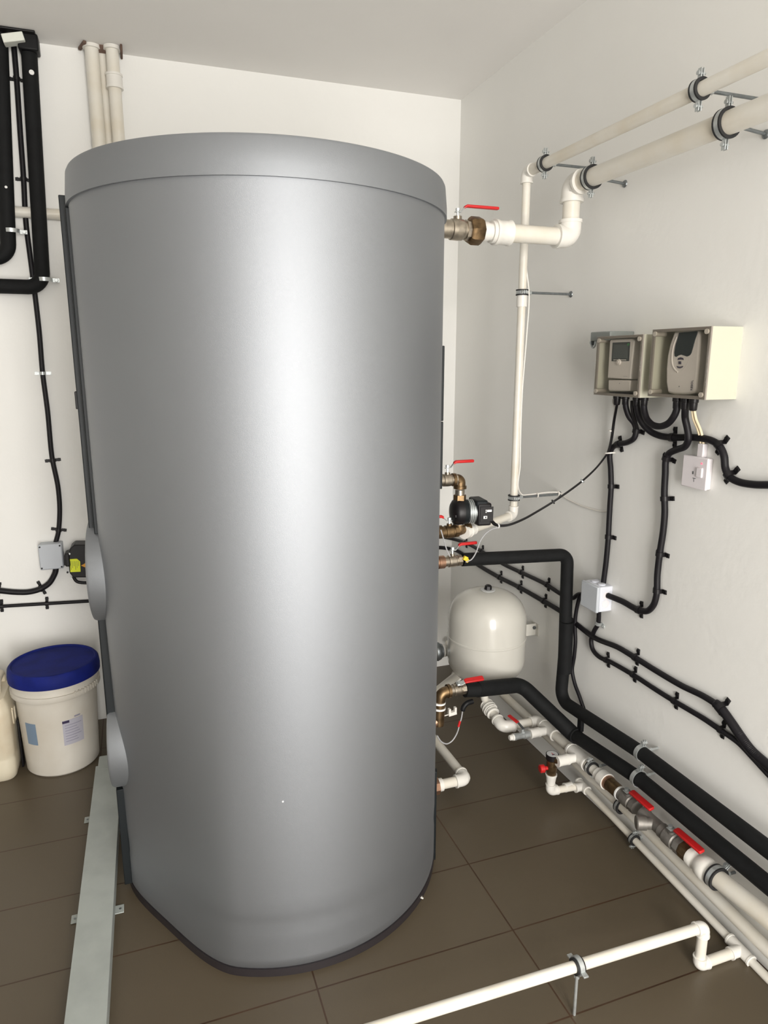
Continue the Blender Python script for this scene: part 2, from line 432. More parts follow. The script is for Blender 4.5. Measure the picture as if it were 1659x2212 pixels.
def pipe_clamp(label, p, d, r, lug=(0, 0, 1), wall=None, rubber=True, width=0.02, lugs=2, anchor=False, group='rubber lined pipe clamps', rod_m=M_ZDK, lugsize=0.02, clear=0.0008):
    """metal band round a pipe at p (axis d); lugs along +-lug; threaded rod to the point wall"""
    d = V(d).normalized(); lug = V(lug); lug = (lug-d*lug.dot(d)).normalized()
    side = d.cross(lug)
    root = thing('pipe_clamp', label, 'pipe clamp', frame(p, lug, d), group)
    r0 = r+clear; r1 = r0+(0.0035 if rubber else 0.001)
    if rubber:
        w2 = width/2+0.001
        MB().rev([(-w2, r0), (-w2, r1+0.0035), (-w2*0.62, r1+0.0035), (-w2*0.58, r1), (w2*0.58, r1), (w2*0.62, r1+0.0035), (w2, r1+0.0035), (w2, r0)], p, d, 32, closed=True).build('rubber_lining', M_RUB, root)
    w2 = width*0.30 if rubber else width/2
    ra = r1+0.0005; rb = r1+0.0030
    MB().rev([(-w2, ra), (-w2, rb), (w2, rb), (w2, ra)], p, d, 32, closed=True).build('band', M_ZINC, root)
    for s in ((1, -1) if lugs == 2 else (1,)):
        c = V(p)+lug*s*(rb+lugsize*0.45)
        mb = MB()
        M3 = frame((0, 0, 0), lug, d).to_3x3()
        for k in (-1, 1):
            mb.box(c+side*k*0.0035, (width*0.62, 0.002, lugsize), M3)
        mb.build('lug', M_ZINC, root, bevel=0.0006)
        MB().rev([(-0.010, 0.0), (-0.010, 0.005), (-0.006, 0.005), (-0.006, 0.0028), (0.012, 0.0028), (0.012, 0)], c, side, 8).build('bolt', M_ZINC, root)
    if wall is not None:
        wv = V(wall); q = (wv-V(p)).normalized()
        MB().rev([(0, 0.007), (0.014, 0.007), (0.014, 0.0)], V(p)+q*(rb-0.001), q, 6).build('boss', M_ZINC, root)
        MB().tube([V(p)+q*(rb+0.006), wv], 0.0042, 12).build('threaded_rod', rod_m, root)
        if anchor:
            MB().rev([(0, 0.011), (0.003, 0.010), (0.006, 0.006), (0.006, 0)], wv, -q, 16).build('wall_plug', M_ZDK, root)
    return root

def ball_valve(label, p, d, up, r, L, hl=0.06, hs=1, hm=M_RED, bm=M_NICK, hw=0.016, rise=0.018, group=None, hdir=None, thick=0.008):
    """body along d, stem along up, lever pointing hs*d (or hdir)"""
    d = V(d).normalized(); up = V(up); up = (up-d*up.dot(d)).normalized()
    root = thing('ball_valve', label, 'valve', frame(p, up, d), group)
    p = V(p)
    mb = MB().rev([(-L*0.5, r*0.7), (-L*0.5, r*0.88), (-L*0.26, r*0.88), (-L*0.24, r), (0, r*1.03), (L*0.16, r), (L*0.2, r*0.84), (L*0.3, r*0.84)], p, d, 28)
    mb.rev([(L*0.28, r*0.7), (L*0.28, r*1.0), (L*0.5, r*1.0), (L*0.5, r*0.7)], p, d, 8)
    mb.rev([(r*0.7, r*0.42), (r*1.25, r*0.42), (r*1.25, 0)], p, up, 16)
    mb.build('body', bm, root)
    z0 = r*1.2
    MB().rev([(z0, 0.0035), (z0+rise*0.55, 0.0035), (z0+rise*0.55, 0.0065), (z0+rise*0.55+0.007, 0.0065), (z0+rise*0.55+0.007, 0)], p, up, 6).build('stem', M_ZINC, root)
    h = V(hdir).normalized() if hdir is not None else d*hs
    h = (h-up*h.dot(up)).normalized()
    zz = z0+rise*0.45
    M = frame(p, up, h)
    side = up.cross(h)
    # bent steel lever then sleeve
    def lev(pts, wd, th, m, name):
        mbb = MB(); rings = []
        for (a, b, wf) in pts:
            c = p+h*a+up*b; wv = side*wd*wf/2; tv = up*th/2
            rings.append([c+wv+tv, c-wv+tv, c-wv-tv, c+wv-tv])
        mbb.rings(rings).build(name, m, root, bevel=th*0.3)
    lev([(-0.008, zz, 1), (0.010, zz, 1), (0.024, zz+rise*0.55, 0.8), (0.034, zz+rise*0.6, 0.8)], hw*0.9, 0.0025, M_ZINC, 'lever')
    lev([(0.020, zz+rise*0.42, 0.8), (0.028, zz+rise*0.6, 0.95), (hl-0.004, zz+rise*0.6, 1), (hl, zz+rise*0.6, 0.7)], hw, thick, hm, 'handle')
    return root

# ------------------------------------------------------------------ conduits and their clips
def conduit(name, label, pts, r, group=None, m=M_COND, ribbed=False, cat='conduit', sub=8, n=12):
    path = smooth(pts, sub)
    path = resample(path, 0.0022 if ribbed else 0.008)
    rr = [r*(1.0 if (i//1) % 2 else 0.94) for i in range(len(path))] if ribbed else r
    o = MB().tube(path, rr, n).build(name, m)
    tag(o, label, cat, group)
    return path
def near(path, p):
    i = min(range(len(path)), key=lambda k: (path[k]-V(p)).length)
    a = path[max(i-2, 0)]; b = path[min(i+2, len(path)-1)]
    return path[i], (b-a).normalized()
CLIPS = {}
def clip_proto(r, off, m, w=0.012, tab=0.020, lug=2):
    """saddle clip: local x along the conduit, z out of the wall, origin on the wall"""
    root = thing('cable_clip', 'clip', 'cable clip', Matrix.Identity(4))
    ro = r+0.0022; ri = r+0.0004
    out = [(-r-tab, 0), (-r-tab, 0.0022), (-ro, 0.0022)]
    out += [(ro*cos(a), off+ro*sin(a)) for a in [pi-pi*k/12 for k in range(13)]]
    out += [(ro, 0.0022), (r+tab, 0.0022), (r+tab, 0)]
    inn = [(ri, 0.0)] + [(ri*cos(a), off+ri*sin(a)) for a in [pi*k/12 for k in range(13)]] + [(-ri, 0.0)]
    poly = out+inn
    M = frame((-w/2, 0, 0), (1, 0, 0), (0, 1, 0))
    MB().prism(poly, M, w).build('saddle', m, root, local=True, flat=False)
    for s in (-1, 1):
        c = (0, s*(r+tab*0.62), 0)
        MB().rev([(0.002, 0.0072), (0.0045, 0.0066), (0.0045, 0.0030), (0.0030, 0.0028), (0.0030, 0)], c, (0, 0, 1), 14).build('screw', M_BLK if m is M_BLK else M_ZINC, root, local=True)
    return root
def clip(path, px, py, wall, off, r, label, group, m=M_BLK, tab=0.020, w=0.012):
    wp = RW(px, py, off) if wall == 'R' else BW(px, py, off)
    c, t = near(path, wp)
    if wall == 'R': o = V((XR, c.y, c.z)); z = V((-1, 0, 0)); dist = XR-c.x
    else: o = V((c.x, YB, c.z)); z = V((0, -1, 0)); dist = YB-c.y
    M = frame(o, z, t)
    key = (round(dist, 3), r, m.name, tab, w)
    if key not in CLIPS:
        q = clip_proto(r, dist, m, w, tab); CLIPS[key] = q
        q.matrix_world = M
        tag(q, label, group=group)
        return q
    return copy_tree(CLIPS[key], M, label, group)

# ================================================================== BACK WALL, LEFT PART
RFI = 0.0265
def bw(pts, off): return [BW(x, y, off) for x, y in pts]
# two insulated drops that turn left
def foam_pipe(label, pts, r, rad, group, seams=(), name='insulated_pipe', m=M_FOAM):
    root = thing(name, label, 'insulated pipe', pts[0], group)
    path = fillet(pts, rad, 9)
    MB().tube(path, r, 24).build('foam_sleeve', m, root)
    for a, L, k in seams:
        i = min(range(len(path)-1), key=lambda j: (path[j]-V(a)).length)
        d = (path[min(i+1, len(path)-1)]-path[max(i-1, 0)]).normalized()
        MB().rev([(-L/2, r*0.9), (-L/2, r*k), (L/2, r*k), (L/2, r*0.9)], a, d, 24).build('tape_band', M_TAPE, root)
    return root
OFA = 0.05
a0 = BW(12, 110, OFA); a1 = BW(22, 560, OFA)
xA = BW(21, 540, OFA).x
A_top = V((BW(3, 110, OFA).x, YB-OFA, ZC-0.002)); A_cor = V((BW(19, 558, OFA).x, YB-OFA, BW(19, 558, OFA).z))
foam_pipe('black foam-clad pipe at the left picture edge, turning left above the other bend', [A_top, A_cor, V((XL+0.01, YB-OFA, A_cor.z))], RFI, 0.055, 'black insulated drops on the back wall')
B_top = V((BW(64, 110, OFA).x, YB-OFA, ZC-0.002)); B_cor = V((BW(93, 621, OFA).x, YB-OFA, BW(93, 621, OFA).z))
foam_pipe('long black foam-clad pipe left of the tank, turning left at the lower bend', [B_top, B_cor, V((XL+0.01, YB-OFA, B_cor.z))], RFI, 0.055, 'black insulated drops on the back wall')
# metal saddle clamps of the two drops
def saddle_wall(label, p, r, wid=0.014, tabl=0.026):
    root = thing('saddle_clamp', label, 'pipe clamp', frame((p.x, YB, p.z), (0, -1, 0), (0, 0, 1)), 'galvanised saddle clamps on the insulated drops')
    off = YB-p.y; ro = r+0.003; ri = r+0.0005
    base = off*0.75
    out = [(-r-tabl, base), (-r-tabl, base+0.003), (-ro*0.97, base+0.003)] + [(ro*cos(a), off+ro*sin(a)) for a in [pi-pi*k/14 for k in range(15)]] + [(ro*0.97, base+0.003), (r+tabl, base+0.003), (r+tabl, base)]
    inn = [(ri*0.97, base)] + [(ri*cos(a), off+ri*sin(a)) for a in [pi*k/14 for k in range(15)]] + [(-ri*0.97, base)]
    MB().prism(out+inn, ORI[root.name] @ frame((-wid/2, 0, 0), (1, 0, 0), (0, 1, 0)), wid).build('band', M_ZINC, root)
    for s in (-1, 1):
        q = ORI[root.name] @ V((0, s*(r+tabl*0.6), 0))
        MB().rev([(0, 0.004), (base+0.004, 0.004), (base+0.004, 0.007), (base+0.008, 0.006), (base+0.008, 0)], q, (0, -1, 0), 10).build('bolt', M_ZINC, root)
saddle_wall('metal saddle clamp on the upper bend of the left-edge black pipe', BW(24, 499, OFA), RFI)
saddle_wall('metal saddle clamp just above the lower bend of the black pipe', BW(95, 604, OFA), RFI)
# broken ceiling penetrations
def lump(c, sx, sy, sz, seed, n=14):
    rnd = random.Random(seed); out = []
    for j in range(8):
        ph = pi*j/7; ring = []
        for k in range(n):
            a = 2*pi*k/n; q = 1+rnd.uniform(-0.13, 0.13)
            ring.append((c[0]+sx*sin(ph)*cos(a)*q, c[1]+sy*sin(ph)*sin(a)*q, c[2]+sz*cos(ph)))
        out.append(ring)
    return out
hole = thing('ceiling_opening', 'dark rough hole edge where the black pipes enter the ceiling', 'pipe penetration', V((B_top.x-0.04, YB-0.06, ZC)))
MB().box((B_top.x-0.09, YB-0.055, ZC-0.004), (0.235, 0.106, 0.008)).build('collar', M_BLK, hole, bevel=0.003)
o = MB().box((B_top.x, YB-0.055, ZC-0.03), (0.066, 0.066, 0.055)).build('tape_wrap', M_TAPE, hole, bevel=0.006)
fb = BW(30, 92, 0.09)
o = MB().box((fb.x, YB-0.085, ZC-0.03), (0.07, 0.045, 0.028), Matrix.Rotation(radians(-14), 3, 'Y')).build('foam_plug', M_FOAMW, bevel=0.003)
tag(o, 'white foam block wedged at the ceiling between the black pipes', 'foam plug')
# white paint blobs on the foam (part of the pipes)
for q, s in (((64, 98), 0.012), ((68, 156), 0.009), ((13, 404), 0.005)):
    c = BW(q[0], q[1], OFA+RFI-0.0005)
    o = MB().rev([(-0.002, 0.0), (-0.002, s*1.0), (0.001, s*0.9), (0.002, 0)], c, (0, -1, 0), 14, x=(0, 0, 1)).build('paint_spot', M_WHT, [k for k in COL.objects if k.name.startswith('insulated_pipe')][0 if q[0] < 30 else 1])

# thin cable conduit between and below the drops
pc = bw([(30, 100), (36, 170), (44, 290), (51, 387), (56, 480), (66, 560), (76, 640)], 0.014) + bw([(85, 720), (92, 805), (103, 890), (112, 985), (125, 1050), (129, 1100), (126, 1150), (117, 1182)], 0.0125)
pth = conduit('cable_conduit', 'long thin black conduit hanging down the back wall to the grey box', pc, 0.0095)
GB = 'clips of the back wall conduits'
clip(pth, 36, 170, 'B', 0.0125, 0.0095, 'black saddle clip nearest the ceiling between the black pipes', GB)
clip(pth, 51, 387, 'B', 0.0125, 0.0095, 'black saddle clip just above the horizontal white pipe', GB)
clip(pth, 92, 805, 'B', 0.0125, 0.0095, 'shiny metal saddle clip on the thin conduit', GB, m=M_ZINC)
clip(pth, 113, 993, 'B', 0.0125, 0.0095, 'black saddle clip below the shiny metal one', GB)
clip(pth, 128, 1146, 'B', 0.0125, 0.0095, 'black saddle clip just above the grey junction box', GB)
# white pipe behind the drops
zw = BW(60, 459, 0.022).z
o = MB().tube([(XL+0.02, YB-0.020, zw), (0.9, YB-0.020, zw)], 0.0195, 22).build('white_pipe', M_PVC)
tag(o, 'horizontal white plastic pipe crossing the back wall behind the black pipes', 'pipe')
# three white drops
WD = 'white pipes dropping from the ceiling'
def vpipe(label, px, py, r, off, zb=1.9, collar=None):
    p = BW(px, py, off)
    root = thing('white_pipe', label, 'pipe', (p.x, YB-off, ZC), WD)
    MB().tube([(p.x, YB-off, ZC-0.002), (p.x, YB-off, zb)], r, 22).build('pipe', M_PVC, root)
    if collar:
        z0, z1 = collar
        sleeve(root, (p.x, YB-off, (z0+z1)/2), (0, 0, 1), z0-z1, r*1.26)
    return p
p1 = vpipe('left of the three white pipes dropping from the ceiling', 199, 120, 0.0245, 0.045)
p2 = vpipe('thin middle one of the three white ceiling drops', 223, 150, 0.0165, 0.025)
p3 = vpipe('right white ceiling drop with a wide coupling', 243, 120, 0.0225, 0.060, collar=(BW(243, 160, 0.06).z, BW(243, 192, 0.06).z))
ch = thing('ceiling_opening', 'brown cement edge round the three white ceiling drops', 'pipe penetration', (p2.x, YB-0.05, ZC))
MB().rings(lump((p2.x, YB-0.035, ZC-0.002), 0.024, 0.025, 0.02, 3)).build('cement', M_BRN, ch)
MB().box((p1.x-0.031, YB-0.045, ZC-0.005), (0.012, 0.075, 0.010), Matrix.Rotation(0.3, 3, 'Z')).build('cement', M_BRN, ch, bevel=0.003)
MB().box((p3.x+0.032, YB-0.05, ZC-0.010), (0.008, 0.085, 0.022)).build('cement', M_BRN, ch, bevel=0.003)
for q, rr in ((p1, 0.031), (p3, 0.030)):
    MB().rev([(0, rr*0.7), (0, rr), (0.012, rr), (0.012, rr*0.7)], (q.x, q.y, ZC-0.013), (0, 0, 1), 24).build('collar', M_FIT, ch)

# grey junction box on the back wall
j0 = BW(81, 1178, 0.06); j1 = BW(138, 1228, 0.06)
jb = thing('junction_box', 'light grey square junction box on the back wall left of the tank', 'junction box', ((j0.x+j1.x)/2, YB, (j0.z+j1.z)/2))
cx, cz, sx, sz = (j0.x+j1.x)/2, (j0.z+j1.z)/2, (j1.x-j0.x), (j0.z-j1.z)
MB().box((cx+0.002, YB-0.022, cz), (sx*0.97, 0.044, sz*0.97)).build('body', M_GREY, jb, bevel=0.004)
MB().box((cx, YB-0.053, cz), (sx, 0.016, sz)).build('cover', M_GREY, jb, bevel=0.005)
for a in (-1, 1):
    for b in (-1, 1):
        MB().rev([(0, 0.0035), (0.0015, 0.0035), (0.0015, 0)], (cx+a*sx*0.42, YB-0.061, cz+b*sz*0.42), (0, -1, 0), 10).build('screw', M_BLK, jb)
# valve actuator between the box and the tank
ac = thing('flow_switch', 'black electric device with a yellow label between grey box and tank', 'electrical device', BW(165, 1215, 0.05))
def abox(x0, y0, x1, y1, off, dep, m, name, bev=0.004, **k):
    a = BW(x0, y0, off); b = BW(x1, y1, off)
    return MB().box(((a.x+b.x)/2, YB-off+dep/2, (a.z+b.z)/2), (abs(b.x-a.x), dep, abs(a.z-b.z))).build(name, m, ac, bevel=bev, **k)
poly = [(138, 1200), (148, 1196), (152, 1184), (160, 1177), (196, 1177), (196, 1248), (158, 1248), (150, 1238), (149, 1224), (138, 1222)]
q = [BW(x, y, 0.085) for x, y in poly]
MB().prism([(p.x, p.z) for p in q], Matrix(((1, 0, 0, 0), (0, 0, 1, YB-0.085), (0, 1, 0, 0), (0, 0, 0, 1))), 0.078).build('housing', M_BLK, ac, bevel=0.004)
abox(139, 1196, 152, 1224, 0.097, 0.02, M_BLK, 'gland_block')
lab = [(151, 1208), (166, 1207), (173, 1213), (174, 1235), (152, 1236)]
q = [BW(x, y, 0.0875) for x, y in lab]
MB().prism([(p.x, p.z) for p in q], Matrix(((1, 0, 0, 0), (0, 0, 1, YB-0.0875), (0, 1, 0, 0), (0, 0, 0, 1))), 0.002).build('label', M_YEL, ac, label='bright yellow printed label')
for k in range(6):
    a = BW(153+k*3.2, 1212, 0.0880); b = BW(153.5+k*3.2, 1231-(k % 3)*4, 0.0880)
    MB().box(((a.x+b.x)/2, YB-0.0880, (a.z+b.z)/2), (0.0011, 0.0006, abs(a.z-b.z))).build('print_line', M_INK, ac)
q = [BW(x, y, 0.0865) for x, y in ((175, 1222), (190, 1213), (190, 1228))]
MB().prism([(p.x, p.z) for p in q], Matrix(((1, 0, 0, 0), (0, 0, 1, YB-0.0865), (0, 1, 0, 0), (0, 0, 0, 1))), 0.0015).build('warning_triangle', M_ORA, ac, label='orange warning triangle')
for x, y in ((150, 1196), (154, 1248), (146, 1236)):
    MB().rev([(0, 0.004), (0.004, 0.004), (0.004, 0)], BW(x, y, 0.09), (0, -1, 0), 10).build('screw', M_ZINC if y != 1236 else M_BLK, ac)
tag(MB().tube(smooth(bw([(158, 1245), (166, 1256), (182, 1259), (215, 1258)], 0.05)), 0.0065, 10).build('cable', M_BLK), 'short black cable curving from the yellow-labelled device behind the tank', 'cable')
# conduits leaving to the left at the bottom
pa = smooth(bw([(122, 1228), (117, 1243), (104, 1262), (85, 1274), (60, 1279), (30, 1279), (0, 1276)], 0.0135))
pth2 = conduit('cable_conduit', 'black conduit curving left from under the grey junction box', bw([(121, 1225), (119, 1238), (106, 1260), (85, 1273), (60, 1279), (30, 1279), (0, 1276), (-60, 1272), (-300, 1268)], 0.0135), 0.0115)
clip(pth2, 88, 1272, 'B', 0.0135, 0.0115, 'black saddle clip on the curved conduit under the grey box', GB)
clip(pth2, -3, 1276, 'B', 0.0135, 0.0115, 'black saddle clip cut by the left picture edge, upper', GB)
pth3 = conduit('cable_conduit', 'lower thin black conduit running along the back wall behind the cover disc', bw([(-300, 1330), (-60, 1314), (0, 1310), (50, 1307), (100, 1304), (150, 1301), (230, 1296)], 0.010), 0.007)
clip(pth3, 101, 1304, 'B', 0.010, 0.007, 'black saddle clip on the lower thin conduit', GB)
clip(pth3, 2, 1311, 'B', 0.010, 0.007, 'black saddle clip cut by the left picture edge, lower', GB)

# ================================================================== BUCKET, JERRYCAN, RAIL
BX, BY = -0.366, 2.79
bk = thing('plastic_bucket', 'white plastic bucket with a blue lid standing behind the floor rail', 'bucket', (BX, BY, 0))
RB, RT = 0.132, 0.151
HS = 1.10
def hs(pr): return [(t*HS, r) for t, r in pr]
MB().rev(hs([(0, 0), (0, RB-0.006), (0.006, RB), (0.285, RT-0.006), (0.285, RT+0.006), (0.290, RT+0.009), (0.306, RT+0.009), (0.306, RT+0.003), (0.322, RT+0.002), (0.322, RT+0.006), (0.334, RT+0.006), (0.334, RT+0.001), (0.348, RT+0.001), (0.348, RT-0.006), (0.30, RT-0.008), (0.30, 0)]), (BX, BY, 0), (0, 0, 1), 72).build('body', M_BUCK, bk)
for k in range(9):
    a = radians(-60+k*5.0)
    MB().box((BX+(RT+0.008)*cos(a), BY+(RT+0.008)*sin(a), 0.301*HS), (0.008, 0.004, 0.020), Matrix.Rotation(a, 3, 'Z')).build('rib', M_BUCK, bk)
MB().rev(hs([(0.336, RT+0.007), (0.336, RT+0.012), (0.352, RT+0.013), (0.376, RT+0.010), (0.383, RT+0.004), (0.384, RT-0.002), (0.379, RT-0.006), (0.377, RT-0.05), (0.377, 0)]), (BX, BY, 0), (0, 0, 1), 72).build('lid', M_BLUE, bk, label='dark blue snap-on lid')
def curved_label(a0, a1, z0, z1, m, name, push=0.0012, lab=None):
    mb = MB(); n = 12; rows = []
    for z in (z0, z1):
        r = RB+(RT-0.006-RB)*z/0.285+push
        rows.append([(BX+r*cos(radians(a0+(a1-a0)*k/n)), BY+r*sin(radians(a0+(a1-a0)*k/n)), z*HS) for k in range(n+1)])
    inner = []
    for z in (z0, z1):
        r = RB+(RT-0.006-RB)*z/0.285-0.001
        inner.append([(BX+r*cos(radians(a0+(a1-a0)*k/n)), BY+r*sin(radians(a0+(a1-a0)*k/n)), z*HS) for k in range(n+1)])
    rings = [[rows[0][k], rows[1][k], inner[1][k], inner[0][k]] for k in range(n+1)]
    return mb.rings(rings).build(name, m, bk, label=lab)
curved_label(-80, -49, 0.115, 0.208, M_LABL, 'label', lab='pale lilac printed label')
curved_label(-80, -70, 0.198, 0.207, M_INK, 'label_bar', 0.0018)
for k in range(7):
    curved_label(-77, -52-(k*7) % 9, 0.188-k*0.010, 0.1900-k*0.010, M_INKG, 'print_line', 0.0018)
curved_label(-62, -53, 0.212, 0.217, M_INKG, 'print_line', 0.0010)
curved_label(-138, -119, 0.125, 0.205, M_LABB, 'label', lab='grey-blue label')
jc = thing('jerrycan', 'yellowish white plastic jerrycan cut off by the left picture edge', 'jerrycan', (-0.606, 2.80, 0))
jm = MB(); rings = []
def rrect(cx, cy, hx, hy, r, z, n=6):
    out = []
    for sx, sy, a0 in ((1, 1, 0), (-1, 1, 90), (-1, -1, 180), (1, -1, 270)):
        for k in range(n+1):
            a = radians(a0+90*k/n); out.append((cx+sx*(hx-r)+r*cos(a), cy+sy*(hy-r)+r*sin(a), z))
    return out
JX, JY = -0.606, 2.80
for z, s in ((0, 0.90), (0.008, 0.97), (0.03, 1), (0.07, 1), (0.075, 0.985), (0.085, 0.985), (0.09, 1), (0.20, 1), (0.24, 0.985), (0.265, 0.93), (0.285, 0.80), (0.292, 0.5)):
    rings.append(rrect(JX, JY, 0.085*s, 0.115*s, 0.035*s, z*1.13))
jm.rings(rings).build('body', M_JERRY, jc)
MB().tube(fillet([(JX+0.04, JY+0.085, 0.305), (JX+0.04, JY+0.075, 0.365), (JX+0.04, JY-0.02, 0.365), (JX+0.04, JY-0.04, 0.305)], 0.02), 0.014, 12).build('handle', M_JERRY, jc)
MB().tube(fillet([(JX+0.084, JY-0.05, 0.26), (JX+0.084, JY-0.05, 0.20), (JX+0.084, JY-0.005, 0.20), (JX+0.084, JY-0.005, 0.26), (JX+0.084, JY-0.05, 0.262)], 0.012), 0.005, 8).build('moulded_rim', M_JERRY, jc)
sb = MB().box((-0.511, 2.79, 0.10), (0.008, 0.03, 0.20)).build('small_tool', M_BLK, bevel=0.003)
tag(sb, 'narrow dark object wedged between jerrycan and white bucket', 'tool')

ra = V((-0.223, 0.75, 0)); rb = V((-0.190, 2.60, 0))
rdir = (rb-ra).normalized(); rlen = (rb-ra).length
Mr = frame((ra+rb)/2, (0, 0, 1), rdir)
rail = thing('cable_trunking', 'long flat grey metal trunking lying on the floor left of the tank', 'cable trunking', Mr)
RWD, RH = 0.093, 0.050
poly = [(-RWD/2, 0), (-RWD/2, RH), (RWD/2, RH), (RWD/2, 0), (RWD/2-0.002, 0), (RWD/2-0.002, RH-0.002), (-RWD/2+0.002, RH-0.002), (-RWD/2+0.002, 0)]
Mp = Mr @ frame((-rlen/2, 0, 0), (1, 0, 0), (0, 1, 0))
MB().prism(poly, Mp, rlen).build('channel', M_RAIL, rail, bevel=0.0015)
c = Mr @ V((rlen/2+0.02, -0.004, RH*0.5)); 
MB().box(c, (0.10, RWD*0.92, RH*1.02), Mr.to_3x3()).build('end_piece', M_RAIL, rail, bevel=0.004)
for px, py, s in ((187, 1771, -1), (157, 1986, -1), (262, 1963, 1)):
    p = P(px, py, z=0.003)
    loc = Mr.inverted() @ p
    c = Mr @ V((loc.x, (1 if s < 0 else -1)*(RWD/2+0.008), 0.0025))
    MB().box(c, (0.032, 0.032, 0.003), Mr.to_3x3()).build('fixing_lug', M_RAIL, rail, bevel=0.001)
    MB().rev([(0, 0.0035), (0.0008, 0.0035), (0.0008, 0)], c+V((0.006 if s > 0 else -0.006, 0, 0.0016)), (0, 0, 1), 10).build('screw', M_ZDK, rail)

# scrap on the floor by the tank
sc = P(905, 1941, z=0.006)
mbs = MB()
mbs.tube(smooth([sc+V(q) for q in ((-0.012, -0.004, 0), (-0.008, 0.004, 0.004), (0, 0.008, 0.003), (0.010, 0.006, 0.001), (0.008, -0.001, 0.002), (0.012, -0.004, 0))], 5), 0.0022, 8)
mbs.tube(smooth([sc+V(q) for q in ((-0.006, -0.001, 0.002), (0.001, 0.001, 0.004), (0.008, -0.004, 0.002))], 5), 0.002, 8)
tag(mbs.build('plastic_scrap', M_WCAB), 'small crumpled white plastic scrap on the floor at the tank base', 'scrap')

# ================================================================== RIGHT SIDE: TANK CONNECTIONS
YC = 2.0                                   # all tank connections leave the tank in this plane
def C(px, py): return P(px, py, y=YC)
XS = 0.83                                  # where a stub meets the tank
# ---- top: big valve, white pipe, riser and the thick run along the right wall
zt1 = 1.930
xv = C(980, 497).x
st = tag(MB().rev([(0, 0.029), (0.052, 0.029), (0.052, 0.026), (0.10, 0.026)], (XS, YC, zt1), (1, 0, 0), 28).build('brass_nipple', M_NICK), 'nickel stub joining the top valve to the tank', 'pipe fitting')
ball_valve('large nickel ball valve with red lever at the tank top right', (xv+0.012, YC, zt1), (1, 0, 0), (0, 0, 1), 0.030, 0.088, 0.135, 1, hw=0.016, rise=0.030, thick=0.008)
nut = thing('brass_union', 'large dark brass hexagon nut next to the top ball valve', 'pipe fitting', (xv+0.07, YC, zt1))
MB().rev([(0, 0.028), (0, 0.036), (0.008, 0.041), (0.034, 0.041), (0.042, 0.036), (0.042, 0.028)], (C(1012, 497).x, YC, zt1), (1, 0, 0), 8).build('nut', M_BRASS, nut)
tp = thing('hot_water_pipe', 'thick white pipe from the top valve, stepping up and running along the wall', 'pipe', (1.3, YC, zt1))
xn = C(1038, 500).x
RT_ = 0.0265
ZR = 2.083; XRUN = 1.329
yend = YF+0.02
MB().rev([(0, 0.028), (0.022, 0.028), (0.022, 0.0255), (0.034, 0.0255), (0.034, 0.0325), (0.058, 0.0325), (0.058, 0.0275)], (xn, YC, zt1), (1, 0, 0), 28).build('adapter', M_FIT, tp)
MB().rev([(0, 0.030), (0, 0.0375), (0.010, 0.0375), (0.014, 0.035), (0.044, 0.035), (0.048, 0.0375), (0.054, 0.0375), (0.054, 0.030)], (xn+0.045, YC, zt1), (1, 0, 0), 28).build('coupling', M_FIT, tp)
pvc(tp, [(xn+0.04, YC, zt1), (XRUN, YC, zt1), (XRUN, YC, ZR), (XRUN, yend, ZR)], RT_, el=1.9)
# ---- thin riser and run
XT, YT, ZT = 1.257, 2.155, 2.150
zb = P(1110, 1112, y=YT).z
tr = thing('cold_water_pipe', 'thin white riser right of the tank, turning along the wall near the ceiling', 'pipe', (XT, YT, zb))
RU = 0.0135
MB().tube([(XT, YT, ZT), (XT, YT, zb)], RU, 24).build('pipe', M_PVC, tr)
MB().tube([(XT, YT, ZT), (XT, yend, ZT-0.004)], 0.0165, 24).build('pipe', M_PVC, tr)
pe = P(1003, 1150, y=YC)
MB().tube([(XT, YT, zb), pe], RU, 24).build('pipe', M_PVC, tr)
def elbow_at(root, b, u, v, r, el=2.3, er=1.27, m=M_FIT):
    b = V(b); u = V(u).normalized(); v = V(v).normalized()
    mb = MB().tube(fillet([b+u*r*el, b, b+v*r*el], r*1.25, 8), r*er, 24)
    for q in (u, v): mb.rev([(0, r*er), (0, r*(er+0.1)), (r*0.35, r*(er+0.1)), (r*0.35, r*er)], b+q*r*(el-0.33), q, 24)
    return mb.build('elbow', m, root)
elbow_at(tr, (XT, YT, ZT), (0, -1, 0), (0, 0, -1), 0.0150, 2.3)
elbow_at(tr, (XT, YT, zb), (0, 0, 1), pe-V((XT, YT, zb)), RU, 2.4)
dpe = (V((XT, YT, zb))-pe).normalized()
sleeve(tr, pe+dpe*0.012, dpe, 0.030, 0.021)
sleeve(tr, pe+dpe*0.040, dpe, 0.030, 0.0175)
zc = P(1126, 648, y=YT).z
sleeve(tr, (XT, YT, zc), (0, 0, 1), 0.045, 0.0175, rim=False)
# clamps
G2 = 'clamps with rods on the upper white pipes'
a1 = RW(1350, 397); ya = a1.y
pipe_clamp('clamp of the thick white pipe next to its upper elbow', (XRUN, ya, ZR), (0, 1, 0), RT_, (0, 0, 1), (XR, ya, a1.z), width=0.02, lugsize=0.024, anchor=True, group=G2)
a2 = RW(1655, 290); ya = a2.y
pipe_clamp('clamp of the thick white pipe nearest the right picture edge', (XRUN, ya, ZR), (0, 1, 0), RT_, (0, 0, 1), (XR, ya, a2.z), width=0.02, lugsize=0.024, anchor=True, group=G2)
for q, lb in (((1177.5, 353), 'clamp of the thin white pipe beside its top elbow'), ((1512, 190), 'upper clamp of the thin white pipe near the top right corner')):
    c = P(*q, x=XT)
    pipe_clamp(lb, (XT, c.y, ZT), (0, 1, 0), 0.0165, (0, 0, 1), (XR, c.y, ZT), width=0.019, lugsize=0.022, anchor=True, group=G2)
